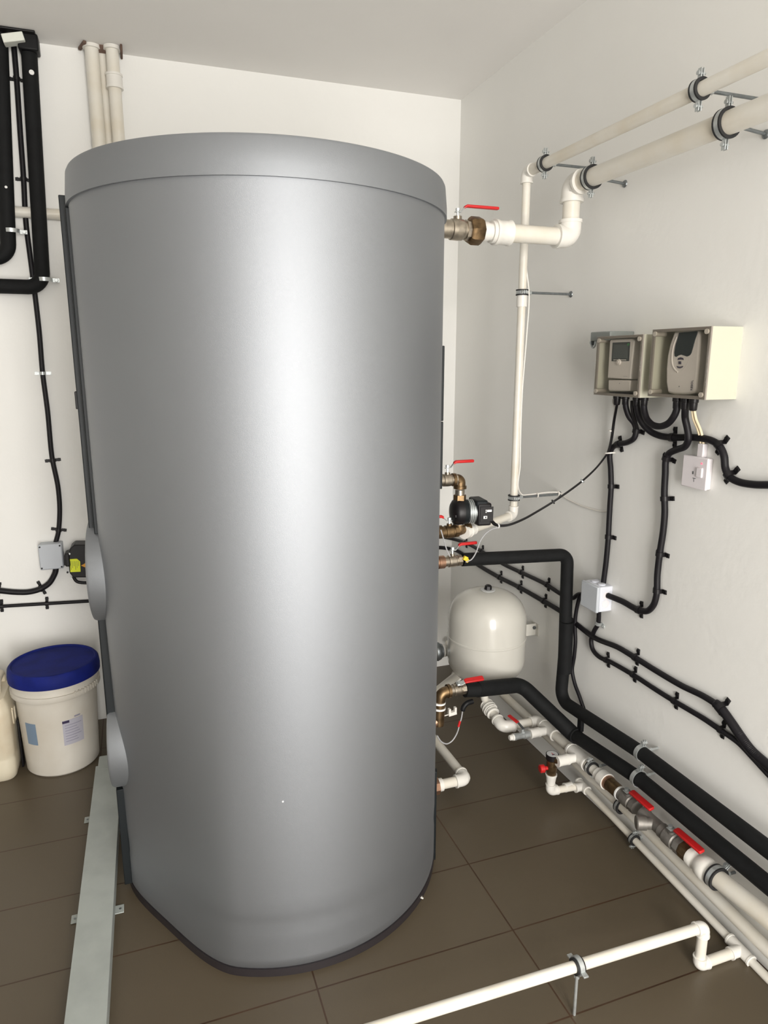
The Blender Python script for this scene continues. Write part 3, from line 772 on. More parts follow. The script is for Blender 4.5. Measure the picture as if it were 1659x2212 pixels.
for q, lb in (((1130, 632), 'steel clamp halfway up the thin white riser'), ((1108, 1075), 'steel clamp at the lower end of the thin white riser')):
    c = P(*q, y=YT)
    pipe_clamp(lb, (XT, YT, c.z), (0, 0, 1), RU, (-0.2, -1, 0), (XR, YT, c.z), rubber=True, width=0.017, lugs=1, lugsize=0.014, anchor=True, group=G2)
# thin white cable by the riser
def rr(px, py, dx=0.0): 
    p = P(px, py, y=YT-0.010); return p
wc = [P(1137, 580, y=YT-0.006), P(1143, 640, y=YT-0.012), P(1138, 720, y=YT-0.010), P(1128, 850, y=YT-0.010), P(1124, 960, y=YT-0.012), P(1123, 1010, y=YT-0.012), P(1119, 1050, y=YT-0.012), P(1127, 1068, y=YT-0.006), V((XT+0.06, YT, P(1108, 1075, y=YT).z+0.007)), V((XR-0.01, YT, P(1108, 1075, y=YT).z+0.008)), RW(1222, 1076, 0.004), RW(1255, 1092, 0.004), RW(1290, 1103, 0.004), RW(1318, 1105, 0.004)]
tag(MB().tube(smooth(wc, 6), 0.0024, 8).build('cable', M_WCAB), 'thin white cable running down the riser and across to the conduit', 'cable')
ct = MB()
for q in (P(1205, 1066, y=YT), P(1160, 1070, y=YT)):
    ct.rev([(-0.002, 0.006), (-0.002, 0.010), (0.002, 0.010), (0.002, 0.006)], V((q.x, YT, P(1108, 1075, y=YT).z+0.003)), (1, 0, 0), 12, closed=True)
tag(ct.build('cable_tie', M_WCAB), 'white cable ties fixing the white cable to the lower threaded rod', 'cable tie')

# ---- circulator branch
z2 = 1.178
tag(MB().rev([(0, 0.016), (0.055, 0.016), (0.055, 0.019), (0.075, 0.019)], (XS, YC, z2), (1, 0, 0), 20).build('brass_nipple', M_NICK), 'nickel stub joining the valve above the pump to the tank', 'pipe fitting')
ball_valve('small ball valve with red lever above the circulation pump', (C(970, 1037).x-0.006, YC, z2), (1, 0, 0), (0, 0, 1), 0.020, 0.062, 0.092, 1, hw=0.013, rise=0.032, thick=0.0095)
be = thing('brass_elbow', 'brass elbow turning down from the valve to the pump', 'pipe fitting', C(993, 1037))
xe = C(994, 1037).x
zpt, zpb = C(993, 1078).z, C(990, 1133).z
zel = C(993, 1054).z
MB().tube(fillet([(xe-0.024, YC, z2), (xe, YC, z2), (xe, YC, zel)], 0.014, 6), 0.0175, 20).rev([(0, 0.017), (0, 0.021), (0.009, 0.021), (0.009, 0.017)], (xe-0.028, YC, z2), (1, 0, 0), 20).rev([(0, 0.017), (0, 0.021), (0.009, 0.021), (0.009, 0.017)], (xe, YC, zel-0.002), (0, 0, 1), 20).build('body', M_BRASS, be)
pu = thing('circulation_pump', 'black circulation pump with silver motor and black control box right of the tank', 'pump', (xe, YC, (zpt+zpb)/2))
zpm = (zpt+zpb)/2
MB().rev([(0, 0.0135), (0, 0.0155), (0.016, 0.0155), (0.016, 0.0135)], (xe, YC, zpt+0.014), (0, 0, 1), 20).build('nipple', M_NICK, pu)
MB().rev([(0, 0.018), (0, 0.0205), (0.018, 0.0205), (0.018, 0.018)], (xe, YC, zpt-0.004), (0, 0, 1), 6).build('union_nut', M_BRASS, pu)
rv = (zpt-zpb)/2+0.001
MB().rev([(-0.026, 0.0), (-0.025, 0.012), (-0.022, rv*0.70), (-0.015, rv*0.93), (-0.005, rv), (0.012, rv), (0.013, rv*0.9)], (xe-0.004, YC, zpm), (1, -0.12, 0), 36).build('volute', M_BLK, pu)
MB().rev([(0.008, rv*0.97), (0.028, rv*0.93), (0.030, rv*0.8)], (xe-0.004, YC, zpm), (1, -0.12, 0), 12).build('flange_ring', M_STRIP, pu)
mm = MB().rev([(0.028, rv*0.80), (0.062, rv*0.74), (0.064, 0)], (xe-0.004, YC, zpm), (1, -0.12, 0), 28)
for k in range(5):
    mm.rev([(0.031+k*0.0065, rv*0.6), (0.031+k*0.0065, rv*0.92), (0.0335+k*0.0065, rv*0.92), (0.0335+k*0.0065, rv*0.6)], (xe-0.004, YC, zpm), (1, -0.12, 0), 28)
mm.build('motor', M_ZINC, pu)
Mb = frame((xe+0.068, YC-0.010, zpm+0.002), (0, 0, 1), (1, -0.12, 0))
def pbox(name, c, s, m, bev=0.003, **k):
    return MB().box(Mb @ V(c), s, Mb.to_3x3()).build(name, m, pu, bevel=bev, **k)
pbox('control_box', (0.002, 0, -0.006), (0.048, 0.084, 0.074), M_BLK, 0.006)
pbox('control_box', (-0.006, 0, 0.030), (0.040, 0.080, 0.020), M_STRIP, 0.006)
pbox('control_panel', (0.008, -0.0435, -0.004), (0.044, 0.002, 0.048), M_BLK, 0.0005)
pbox('label', (0.016, -0.0448, 0.007), (0.016, 0.001, 0.007), M_WHT, 0)
pbox('label', (0.005, -0.0448, 0.003), (0.003, 0.001, 0.004), M_WHT, 0)
pbox('label', (0.005, -0.0448, 0.009), (0.003, 0.001, 0.004), M_WHT, 0)
pbox('label', (0.003, -0.0448, -0.014), (0.012, 0.001, 0.009), M_WHT, 0)
pbox('label_mark', (0.004, -0.0455, -0.014), (0.004, 0.001, 0.005), M_BLK, 0)
pbox('plug', (0.032, -0.01, 0.004), (0.006, 0.016, 0.012), M_WHT, 0.001)
for dz in (0.0, 0.004):
    MB().box((xe-0.022, YC-0.0325, zpm-0.004-dz), (0.014, 0.0005, 0.0008)).build('raised_mark', M_GCAB, pu)
# lower elbow and valve
z3 = C(965, 1148).z
xl = C(991, 1145).x
b2 = thing('brass_elbow', 'brass elbow below the pump turning back to the tank', 'pipe fitting', (xl, YC, z3))
MB().tube(fillet([(xl, YC, zpb+0.002), (xl, YC, z3), (xl-0.045, YC, z3)], 0.016, 6), 0.019, 20).rev([(0, 0.018), (0, 0.0215), (0.010, 0.0215), (0.010, 0.018)], (xl, YC, zpb-0.014), (0, 0, 1), 20).rev([(0, 0.017), (0.034, 0.017), (0.034, 0.0195), (0.044, 0.0195), (0.044, 0.012)], (xl, YC, z3), (0.85, 0.3, 0.1), 20).build('body', M_BRASS, b2)
MB().rev([(0, 0.0155), (0, 0.018), (0.006, 0.018), (0.006, 0.0155)], (xl, YC, zpb-0.003), (0, 0, 1), 20).build('white_ring', M_WHT, b2)
ball_valve('half hidden brass valve with a short red lever pointing to the tank', (C(969, 1148).x, YC-0.005, z3), (1, 0, 0), (0.35, 0, 1), 0.021, 0.060, 0.065, -1, bm=M_BRASS, hw=0.011, rise=0.026, thick=0.0095)
tag(MB().rev([(0, 0.019), (0.06, 0.019), (0.06, 0.022), (0.075, 0.022)], (XS, YC, z3), (1, 0, 0), 20).build('brass_nipple', M_BRASS), 'brass stub under the pump joining its lower valve to the tank', 'pipe fitting')

# ---- insulated middle branch
z4 = C(975, 1212).z
tag(MB().rev([(0, 0.019), (0.065, 0.019), (0.065, 0.0215), (0.085, 0.0215), (0.085, 0.017)], (XS, YC, z4), (1, 0, 0), 24).build('brass_nipple', M_COPPER), 'reddish brass stub left of the valve on the upper insulated pipe', 'pipe fitting')
ball_valve('nickel ball valve with red lever before the upper insulated pipe', (C(977, 1212).x, YC, z4), (1, 0, 0), (0, 0, 1), 0.0195, 0.062, 0.088, 1, hw=0.013, rise=0.030, thick=0.0095)
q0 = C(998, 1209); q1 = P(1226, 1198, x=1.399)
IU = [q0, q1, P(1219, 1418, x=1.399), P(1211, 1512, x=1.392), V((1.387, 1.55, 0.377)), V((1.387, YF+0.02, 0.392))]
foam_pipe('upper insulated pipe dropping beside the junction box and running along the wall', IU, 0.0222, [0, 0.035, 0, 0.045, 0, 0], 'insulated pipes right of the tank', name='insulated_pipe')
sl = tag(MB().tube([P(1224, 1343, x=1.399), P(1219, 1452, x=1.399)], 0.0248, 24).build('foam_overlap', M_FOAM, [k for k in COL.objects if k.name.startswith('insulated_pipe')][-1]), None)
tg = MB().box(C(1000, 1203)+V((0, -0.018, 0)), (0.014, 0.010, 0.014), Matrix.Rotation(0.5, 3, 'Y')).box(C(1003, 1207)+V((0, -0.02, 0)), (0.010, 0.012, 0.012), Matrix.Rotation(0.9, 3, 'Y'))
tag(tg.build('yellow_tag', M_YTAG, bevel=0.001), 'small yellow tag stuck where the insulated pipe begins', 'tag')
tag(MB().tube(smooth([C(999, 1210)+V((0, -0.024, 0)), C(1010, 1203)+V((0, -0.03, 0)), C(1020, 1187)+V((0, -0.03, 0)), C(1028, 1165)+V((0, -0.03, 0)), C(1040, 1148)+V((0, -0.03, 0)), C(1055, 1138)+V((0, -0.03, 0)), C(1066, 1136)+V((0, -0.03, 0))], 6), 0.0022, 8).build('sensor_cable', M_GCAB), 'thin grey sensor cable rising from the yellow tag to the pump', 'cable')
tag(MB().tube(smooth([C(944, 1140)+V((0, -0.03, 0)), C(950, 1160)+V((0, -0.03, 0)), C(957, 1183)+V((0, -0.03, 0)), C(964, 1197)+V((0, -0.03, 0))], 6), 0.0022, 8).build('sensor_cable', M_GCAB), 'short grey sensor cable hanging beside the tank edge', 'cable')

# ---- lower insulated branch
z5 = C(985, 1490).z
xl5 = C(950, 1500).x
bl = thing('brass_elbow', 'brown brass elbow at the tank edge below the expansion vessel', 'pipe fitting', (xl5, YC, z5))
e2 = C(947, 1548)
MB().tube(fillet([(C(970, 1490).x, YC, z5), (xl5+0.002, YC, z5-0.006), (e2.x, YC, e2.z-0.03)], 0.022, 7), 0.0195, 22).rev([(0, 0.019), (0, 0.0235), (0.010, 0.0235), (0.010, 0.019)], (C(966, 1490).x, YC, z5), (1, 0, 0), 22).build('body', M_BRASS, bl)
for yy in (1517, 1529):
    MB().rev([(-0.003, 0.019), (-0.003, 0.0232), (0.003, 0.0232), (0.003, 0.019)], (C(948, yy).x, YC, C(948, yy).z), (0.05, 0, 1), 22).build('sealing_ring', M_WHT, bl)
tag(MB().tube([(e2.x, YC, e2.z-0.01), (XS, YC, e2.z-0.06)], 0.017, 18).build('brass_nipple', M_COPPER), 'reddish brass stub below the brown elbow at the tank', 'pipe fitting')
ball_valve('nickel ball valve with red lever before the lower insulated pipe', (C(987, 1490).x, YC, z5), (1, 0, 0), (0, -0.45, 1), 0.0205, 0.060, 0.092, 1, hw=0.020, rise=0.014, thick=0.007)
IL = [C(1030, 1489), P(1126, 1479, y=2.05), P(1238, 1586, x=1.372), V((1.387, 1.56, 0.288)), V((1.387, YF+0.02, 0.286))]
jo = foam_pipe('lower insulated pipe, curving under the vessel and running along the wall', IL[:3]+[IL[2]+(IL[3]-IL[2])*0.06], 0.0275, [0, 0.05, 0.09, 0.05], 'insulated pipes right of the tank')
MB().tube(fillet([IL[1]*0.05+IL[2]*0.95, IL[2]]+IL[3:], 0.05), 0.0226, 24).build('foam_sleeve', M_FOAM, jo)
MB().tube([C(1004, 1490), C(1036, 1489)], 0.0258, 24).build('foam_overlap', M_FOAM, jo)
MB().tube(smooth([C(1018, 1512)+V((0, -0.01, 0)), C(1005, 1516)+V((0, -0.012, 0)), C(998, 1524)+V((0, -0.012, 0)), C(996, 1532)+V((0, -0.012, 0))], 5), [0.009]*15+[0.007], 12).build('sensor_sleeve', M_TAPE, jo)
st = RW(1257, 1552, 0.062); sb_ = RW(1252, 1572, 0.062)
tag(MB().box((st+sb_)/2, (0.014, 0.022, (st-sb_).length*1.4)).build('rubber_strap', M_TAPE, bevel=0.002), 'short black strap bridging the two insulated pipes', 'strap')
sw = [C(996, 1531), C(994, 1545), C(990, 1560), C(984, 1580), C(974, 1596), C(962, 1603), C(950, 1598), C(941, 1585)]
sw = [p+V((0, -0.012, 0)) for p in sw]
scb = thing('sensor_cable', 'grey sensor cable looping down beside the tank with a red band', 'cable', sw[0])
MB().tube(smooth(sw, 6), 0.0023, 8).build('cable', M_GCAB, scb)
MB().tube([C(990.5, 1554)+V((0, -0.012, 0)), C(987, 1566)+V((0, -0.012, 0))], 0.0042, 10).build('red_band', M_RED, scb)
pg = MB(); g = C(978, 1542)+V((0, 0.005, 0))
pg.box(g, (0.030, 0.014, 0.012), Matrix.Rotation(-0.12, 3, 'Y')); pg.box(g+V((-0.011, 0, 0.011)), (0.008, 0.012, 0.016)); pg.box(g+V((0.011, 0, 0.013)), (0.008, 0.012, 0.016)); pg.tube([g+V((-0.014, 0, -0.003)), g+V((-0.032, 0, -0.005))], 0.002, 8)
tag(pg.build('plastic_clip', M_WCAB, bevel=0.001), 'little white forked plastic clip hanging beside the brass elbow', 'clip')

# ---- bottom white pipes at the tank
zb1 = 0.092
lp = thing('drain_pipe', 'short white pipe low at the tank bending back towards the corner', 'pipe', (1.0, YC, zb1))
pvc(lp, [(C(950, 1695).x, YC, zb1), (1.018, YC, zb1), (1.018, 2.9, zb1)], 0.0172, el=2.4)
sleeve(lp, (C(947, 1696).x+0.006, YC, zb1), (1, 0, 0), 0.016, 0.0225, rim=False)
tag(MB().rev([(0, 0.028), (0, 0.031), (C(944, 1697).x-XS+0.002, 0.031), (C(944, 1697).x-XS+0.002, 0.02)], (XS, YC, zb1), (1, 0, 0), 8).build('brass_bushing', M_COPPER), 'reddish brass bushing where the lowest white pipe leaves the tank', 'pipe fitting')
u0 = P(928, 1508, y=2.1); u1 = P(992, 1455, y=2.44)
up = thing('white_pipe', 'white pipe slanting behind the tank edge below the vessel', 'pipe', u1)
pvc(up, [u0, u1, u1+V((0.12, 0.03, 0.01))], 0.0175)
s0 = P(944, 1407, y=2.35)
hp = thing('white_pipe', 'white pipe stub with grey union left of the expansion vessel', 'pipe', s0)
MB().tube([s0-V((0.10, 0, 0)), s0+V((0.16, 0, 0.0))], 0.019, 22).build('pipe', M_PVC, hp)
MB().rev([(-0.014, 0.018), (-0.014, 0.036), (-0.005, 0.038), (0.006, 0.034), (0.008, 0.028), (0.016, 0.028), (0.016, 0.018)], s0+V((0.004, 0, 0)), (1, 0, 0), 20).build('union', M_ZDK, hp)
MB().rev([(0.016, 0.018), (0.016, 0.026), (0.036, 0.024), (0.036, 0.018)], s0+V((0.004, 0, 0)), (1, 0, 0), 20).build('adapter', M_FIT, hp)

# ================================================================== EXPANSION VESSEL
vy = 2.25
vc = P(1051, 1365, y=vy)
dep = (vc-V((0, 0, CAM_Z))).dot(FWD)
vr = 84/F*dep
vtop, vbot = P(1048, 1273, y=vy).z, P(1050, 1468, y=vy).z
ve = thing('expansion_vessel', 'white enamelled expansion vessel hanging on the right wall near the corner', 'expansion vessel', (vc.x, vy, vbot))
H = vtop-vbot; prof = []
for k in range(13):
    a = pi/2*k/12; prof.append((vbot+0.004+H*0.26*(1-cos(a)), vr*(sin(a)**0.72)*0.995))
zs_ = vbot+H*0.50
prof += [(zs_-0.005, vr), (zs_-0.003, vr*1.012), (zs_+0.003, vr*1.012), (zs_+0.005, vr)]
for k in range(13):
    a = pi/2*k/12; prof.append((vtop-0.004-H*0.30*(1-sin(a)), vr*(cos(a)**0.72)*0.995 if k < 12 else 0.0))
MB().rev([(t-vbot, r) for t, r in prof], (vc.x, vy, vbot), (0, 0, 1), 64).build('shell', M_VES, ve)
MB().rev([(0, 0.028), (0.002, 0.028), (0.003, 0.018), (0.003, 0)], (vc.x, vy, vtop-0.004), (0, 0, 1), 24).build('cap_seat', M_DIAL, ve)
MB().rev([(0, 0.015), (0.014, 0.014), (0.019, 0.008), (0.020, 0)], (vc.x, vy, vtop-0.002), (0.1, 0, 1), 8).build('cap', M_BLK, ve, label='black valve cap')
MB().rev([(-0.030, 0.0), (-0.030, 0.013), (-0.012, 0.013), (-0.012, 0.020), (0.003, 0.020), (0.004, 0.0)], (vc.x, vy, vbot+0.004), (0, 0, 1), 8).build('nozzle', M_BRASS, ve)
bp = [(1136, 1337), (1143, 1337), (1160, 1350), (1160, 1369), (1134, 1367)]
bz0, bz1 = RW(1160, 1369).z, RW(1160, 1350).z; by = RW(1160, 1358).y
bw_ = XR-(vc.x+vr*0.9)
MB().box((XR-bw_/2, by+0.005, (bz0+bz1)/2), (bw_, 0.003, bz1-bz0+0.012)).build('bracket', M_VES, ve)
MB().box((XR-bw_/2, by+0.03, bz0-0.004), (bw_, 0.05, 0.003)).build('bracket', M_VES, ve)
MB().box((XR-0.002, by+0.010, (bz0+bz1)/2), (0.004, 0.05, bz1-bz0+0.012)).build('bracket', M_VES, ve)
MB().rev([(0, 0.007), (0.004, 0.007), (0.004, 0)], (XR-0.012, by+0.003, bz1-0.01), (0, -1, 0), 12).build('bolt', M_ZDK, ve)

# ================================================================== PIPEWORK LOW ON THE RIGHT WALL
XM, ZM = 1.384, 0.190
def ym(px, py): return P(px, py, x=XM).y
main = thing('heating_main', 'white pipe low on the right wall carrying tees and red-handled valves', 'pipe', (XM, 1.8, ZM))
yA, yB_, yC_ = ym(1163, 1545), ym(1186, 1572), ym(1251, 1630)
RM = 0.0165
yad = ym(1300, 1682)
MB().tube([(XM, yA, ZM), (XM, yad, ZM)], RM, 24).build('pipe', M_PVC, main)
tee(main, (XM, yB_, ZM), (0, 1, 0), (-1, 0, 0), RM, 0.0125, L=0.085, bl=0.045)
tee(main, (XM, yC_, ZM), (0, 1, 0), (-1, 0, 0), RM*1.12, 0.0125, L=0.10, bl=0.045)
xel = P(1087, 1549, y=ym(1163, 1545)).x
yel = yA
MB().tube([(XM, yA, ZM), (xel, yA, ZM)], RM, 24).build('pipe', M_PVC, main)
elbow_at(main, (XM, yA, ZM), (-1, 0, 0), (0, -1, 0), RM)
elbow_at(main, (xel, yA, ZM), (1, 0, 0), (0, 1, 0.22), RM*1.08, 2.6)
MB().tube([(xel, yA, ZM), (xel, yA+0.13, ZM+0.029)], RM*0.98, 24).build('pipe', M_PVC, main)
for k, (o1, r1) in enumerate(((0.085, 0.024), (0.105, 0.027), (0.125, 0.025))):
    sleeve(main, (xel, yA+o1, ZM+o1*0.22), (0, 1, 0.22), 0.016, r1, name='union_ring')
MB().tube(fillet([(xel, yA+0.12, ZM+0.026), (xel+0.01, yA+0.15, ZM+0.033), (vc.x, vy, ZM+0.06), (vc.x, vy, vbot-0.02)], 0.02, 5), 0.015, 20).build('pipe', M_PVC, main)
# small drain valve on the first tee
xB = XM-0.045
sv = P(1125, 1589, y=yB_)
sleeve(main, (xB-0.018, yB_, ZM), (1, 0, 0), 0.040, 0.0175)
dv = thing('drain_valve', 'small chrome drain tap with a red lever and white outlet', 'valve', (xB-0.06, yB_, ZM))
xd = xB-0.040
MB().rev([(0, 0.013), (0.012, 0.0150), (0.024, 0.0150), (0.026, 0.012), (0.055, 0.012), (0.057, 0.0135), (0.066, 0.0135), (0.066, 0.009)], (xd, yB_, ZM), (-1, 0, 0), 20).build('body', M_ZINC, dv)
MB().rev([(0.066, 0.0105), (0.066, 0.0125), (0.072, 0.0125), (0.072, 0.010), (0.082, 0.010), (0.084, 0.008)], (xd, yB_, ZM), (-1, 0, 0), 20).build('outlet', M_FIT, dv)
MB().rev([(0.008, 0.006), (0.022, 0.006), (0.022, 0.004), (0.028, 0.004), (0.028, 0)], (xd-0.028, yB_, ZM), (0, 0, 1), 12).build('stem', M_ZINC, dv)
hv0 = V((xd-0.028, yB_, ZM+0.028)); 
hv1 = hv0+V((-0.006, 0.030, 0.012)); hv2 = hv0+V((-0.018, 0.075, 0.018))
def bar(a, b, wd, th, upv=(0, 0, 1)):
    a, b = V(a), V(b); d = (b-a).normalized(); s_ = d.cross(V(upv)).normalized(); u_ = s_.cross(d)
    return [[a+s_*wd/2*x+u_*th/2*y for x, y in ((1, 1), (-1, 1), (-1, -1), (1, -1))], [b+s_*wd/2*x+u_*th/2*y for x, y in ((1, 1), (-1, 1), (-1, -1), (1, -1))]]
MB().rings(bar(hv0-V((0, 0.006, 0)), hv1, 0.010, 0.0025)).build('lever', M_ZDK, dv, bevel=0.0005)
MB().rings(bar(hv1-V((0, 0.004, 0.001)), hv2, 0.014, 0.006)).build('handle', M_RED, dv, bevel=0.002)
# gauge and relief valve group between the second tee and the thin pipe
W3a = P(1258, 1697, x=1.42); W3b = P(1659, 2114, x=1.42)
dW = (W3b-W3a).normalized()
yg = W3a.y+0.01
GX_ = P(1192, 1650, y=yg).x
MB().tube([(XM, yC_, ZM), (XM-0.06, yC_, ZM)], 0.0125, 18).build('pipe', M_PVC, main)
sleeve(main, (XM-0.068, yC_, ZM), (1, 0, 0), 0.045, 0.0185)
rv_ = thing('relief_valve', 'brass relief valve with red knob carrying a round pressure gauge', 'valve', (GX_, yg, ZM))
zk = P(1192, 1640, y=yg).z; zl = P(1192, 1672, y=yg).z
MB().rev([(0, 0.014), (0, 0.0175), (0.012, 0.0175), (0.014, 0.019), (zk-zl-0.004, 0.019), (zk-zl, 0.012)], (GX_, yg, zl), (0, 0, 1), 12).build('body', M_BRASS, rv_)
MB().tube([(GX_, yg, ZM-0.004), (XM-0.08, yC_, ZM)], 0.013, 16).build('inlet', M_BRASS, rv_)
MB().rev([(0, 0.007), (0.014, 0.007), (0.016, 0.011), (0.018, 0.0145), (0.032, 0.0145), (0.034, 0.012), (0.034, 0)], (GX_-0.012, yg, (zk+zl)/2-0.002), (-1, 0.15, 0), 12).build('knob', M_RED, rv_, label='round red knob')
gtop = P(1192, 1630, y=yg).z
MB().rev([(0, 0.012), (0.001, 0.0215), (0.018, 0.0225), (0.020, 0.0225), (0.020, 0.020)], (GX_, yg, gtop-0.018), (0, 0, 1), 32).build('gauge_case', M_BLK, rv_)
MB().rev([(0, 0.0), (0, 0.0195), (0.0018, 0.0195), (0.0018, 0)], (GX_, yg, gtop+0.0008), (0, 0, 1), 32).build('gauge_dial', M_DIAL, rv_)
MB().box((GX_, yg, gtop+0.0030), (0.002, 0.012, 0.0006)).build('gauge_needle', M_RED, rv_)
MB().box((GX_, yg-0.006, gtop+0.0028), (0.010, 0.004, 0.0004)).build('gauge_mark', M_INK, rv_)
# thin outlet pipe on the floor side
W3 = thing('discharge_pipe', 'thin outermost white pipe just above the floor along the right wall', 'pipe', W3a)
zel2 = W3a.z
MB().tube([W3a, W3b, V((W3b.x, YF+0.02, W3b.z))], 0.0112, 20).build('pipe', M_PVC, W3)
tee(W3, W3a+dW*0.003, dW, (-1, 0, 0), 0.0120, 0.0120, L=0.055, bl=0.034)
xj = P(1199, 1706, y=yg).x
GXb = GX_
MB().tube([(W3a.x, W3a.y, zel2), (GXb, yg, zel2)], 0.0125, 18).build('pipe', M_PVC, W3)
MB().tube([(GXb, yg, zel2), (GXb, yg, zl)], 0.0125, 18).build('pipe', M_PVC, W3)
elbow_at(W3, (GXb, yg, zel2), (1, 0, 0), (0, 0, 1), 0.0130, 2.2)
MB().rev([(0, 0.014), (0.012, 0.016), (0.030, 0.0185), (0.034, 0.0205), (0.040, 0.0205), (0.040, 0.012)], (GXb, yg, zl-0.038), (0, 0, 1), 24).build('cup_adapter', M_FIT, W3)
sleeve(W3, ((GXb+W3a.x)/2+0.01, yg, zel2), (1, 0, 0), 0.03, 0.0155)
# middle return pipe
W2 = thing('return_pipe', 'white pipe behind the outermost one, low on the right wall', 'pipe', (1.41, 1.6, 0.12))
m0 = P(1078, 1492, x=1.412); m1 = P(1370, 1765, x=1.412); m2 = P(1659, 2052, x=1.412)
MB().tube([m0+(m0-m1)*0.6, m1, m2, V((m2.x, YF+0.02, m2.z))], 0.0170, 22).build('pipe', M_PVC, W2)
# clamps low
GL = 'pipe clamps low on the right wall'
pipe_clamp('black lined clamp on the white main right of the pressure gauge', (XM, ym(1277, 1668), ZM), (0, 1, 0), RM, (-0.3, 0, 1), (XR, ym(1277, 1668), ZM), width=0.016, lugsize=0.02, group=GL)
c = P(1341, 1741, x=1.412)
pipe_clamp('dull grey clamp on the middle white pipe below the brass coupling', c, m1-m0, 0.0170, (0.2, 0, 1), (XR, c.y, c.z), width=0.016, lugs=1, lugsize=0.012, group=GL)
c = W3a+dW*((P(1370, 1808, x=1.42)-W3a).length)
pipe_clamp('clamp on the outermost thin white pipe in front of the strainer', c, dW, 0.0112, (0.1, 0, 1), (XR, c.y, c.z), width=0.014, lugsize=0.016, group=GL)

# valve train
def onm(px, py): return ym(px, py)
ad = thing('adapter_coupling', 'white adapter with reddish and brown brass rings before the first red valve', 'pipe fitting', (XM, yad, ZM))
MB().rev([(0, 0.017), (0, 0.0215), (0.018, 0.0215), (0.022, 0.027), (0.052, 0.0285), (0.052, 0.022)], (XM, yad+0.022, ZM), (0, -1, 0), 28).build('white_adapter', M_FIT, ad)
MB().rev([(0, 0.02), (0, 0.0245), (0.010, 0.0245), (0.010, 0.02)], (XM, yad-0.030, ZM), (0, -1, 0), 24).build('copper_ring', M_COPPER, ad)
MB().rev([(0, 0.02), (0.002, 0.0225), (0.052, 0.0225), (0.052, 0.018)], (XM, yad-0.041, ZM), (0, -1, 0), 24).build('brass_sleeve', M_BRASS, ad)
MB().rev([(0, 0.018), (0, 0.0232), (0.006, 0.0232), (0.006, 0.018)], (XM, yad-0.092, ZM), (0, -1, 0), 24).build('sealing_ring', M_WHT, ad)
y1v = yad-0.135
ball_valve('first of the two low red-handled steel valves, by the brown brass sleeve', (XM, y1v, ZM), (0, -1, 0), (-0.25, 0, 1), 0.0235, 0.080, 0.118, 1, bm=M_STEEL, hw=0.021, rise=0.022, thick=0.009, group='red lever valves low on the wall')
MB()
ysr = ym(1415, 1782)
stn = thing('strainer', 'dull steel strainer between the two low red-handled valves', 'strainer', (XM, ysr, ZM))
MB().rev([(-0.055, 0.015), (-0.055, 0.022), (-0.040, 0.022), (-0.034, 0.0195), (0.040, 0.0195), (0.046, 0.023), (0.062, 0.023), (0.062, 0.015)], (XM, ysr, ZM), (0, -1, 0), 24).build('body', M_STEEL, stn)
MB().rev([(0, 0.018), (0.026, 0.018), (0.026, 0.0215), (0.052, 0.0220), (0.055, 0.019), (0.056, 0.0)], (XM, ysr+0.002, ZM), (-0.88, 0.42, 0.0), 24).build('strainer_cap', M_STEEL, stn)
y2v = ym(1452, 1812)
ball_valve('second low red-handled steel valve, nearest the big white pipe', (XM, y2v, ZM), (0, -1, 0), (-0.25, 0, 1), 0.0255, 0.085, 0.124, 1, bm=M_STEEL, hw=0.021, rise=0.022, thick=0.009, group='red lever valves low on the wall')
tag(MB().rev([(0, 0.02), (0, 0.0255), (0.030, 0.0255), (0.030, 0.020)], (XM, y2v-0.044, ZM), (0, -1, 0), 8).build('brass_union', M_BRASS), 'brown brass nut between second red valve and white union', 'pipe fitting')
bigp = thing('supply_pipe', 'big white pipe low on the right wall leading out of the picture', 'pipe', (XM, 1.2, ZM))
ybp = y2v-0.074
MB().rev([(0, 0.018), (0, 0.0265), (0.018, 0.0275), (0.024, 0.024), (0.030, 0.024), (0.036, 0.030), (0.052, 0.0335), (0.066, 0.0325), (0.076, 0.027), (0.076, 0.020)], (XM, ybp, ZM), (0, -1, 0), 28).build('union', M_FIT, bigp)
bpe = P(1659, 1983, x=XM)
MB().tube([(XM, ybp-0.06, ZM), bpe, V((XM, YF+0.02, bpe.z))], 0.0245, 26).build('pipe', M_PVC, bigp)
yc = ym(1547, 1896)
pipe_clamp('large rubber lined clamp on the big white pipe near the right edge', (XM, yc, ZM+(bpe.z-ZM)*(ybp-0.06-yc)/(ybp-0.06-bpe.y)), (0, 1, 0), 0.0250, (0.75, 0, 0.6), (XR, yc, ZM), width=0.020, lugs=1, lugsize=0.02, group=GL)
# clamps of the two insulated runs
a = RW(1420, 1617)
for q, zz, lb, rr_ in (((1386, 1621), 0.377, 'shiny clamp on the upper insulated pipe near the right wall', 0.0205), ((1379, 1680), 0.288, 'shiny clamp on the lower insulated pipe near the right wall', 0.0235)):
    c = P(*q, x=1.387)
    pipe_clamp(lb, (1.387, c.y, zz), (0, 1, 0), rr_, (0.25, 0, 1), (XR, c.y, zz+0.004), rubber=False, width=0.014, lugs=1, lugsize=0.018, group='clamps of the insulated runs', rod_m=M_ZINC, clear=0.0004)

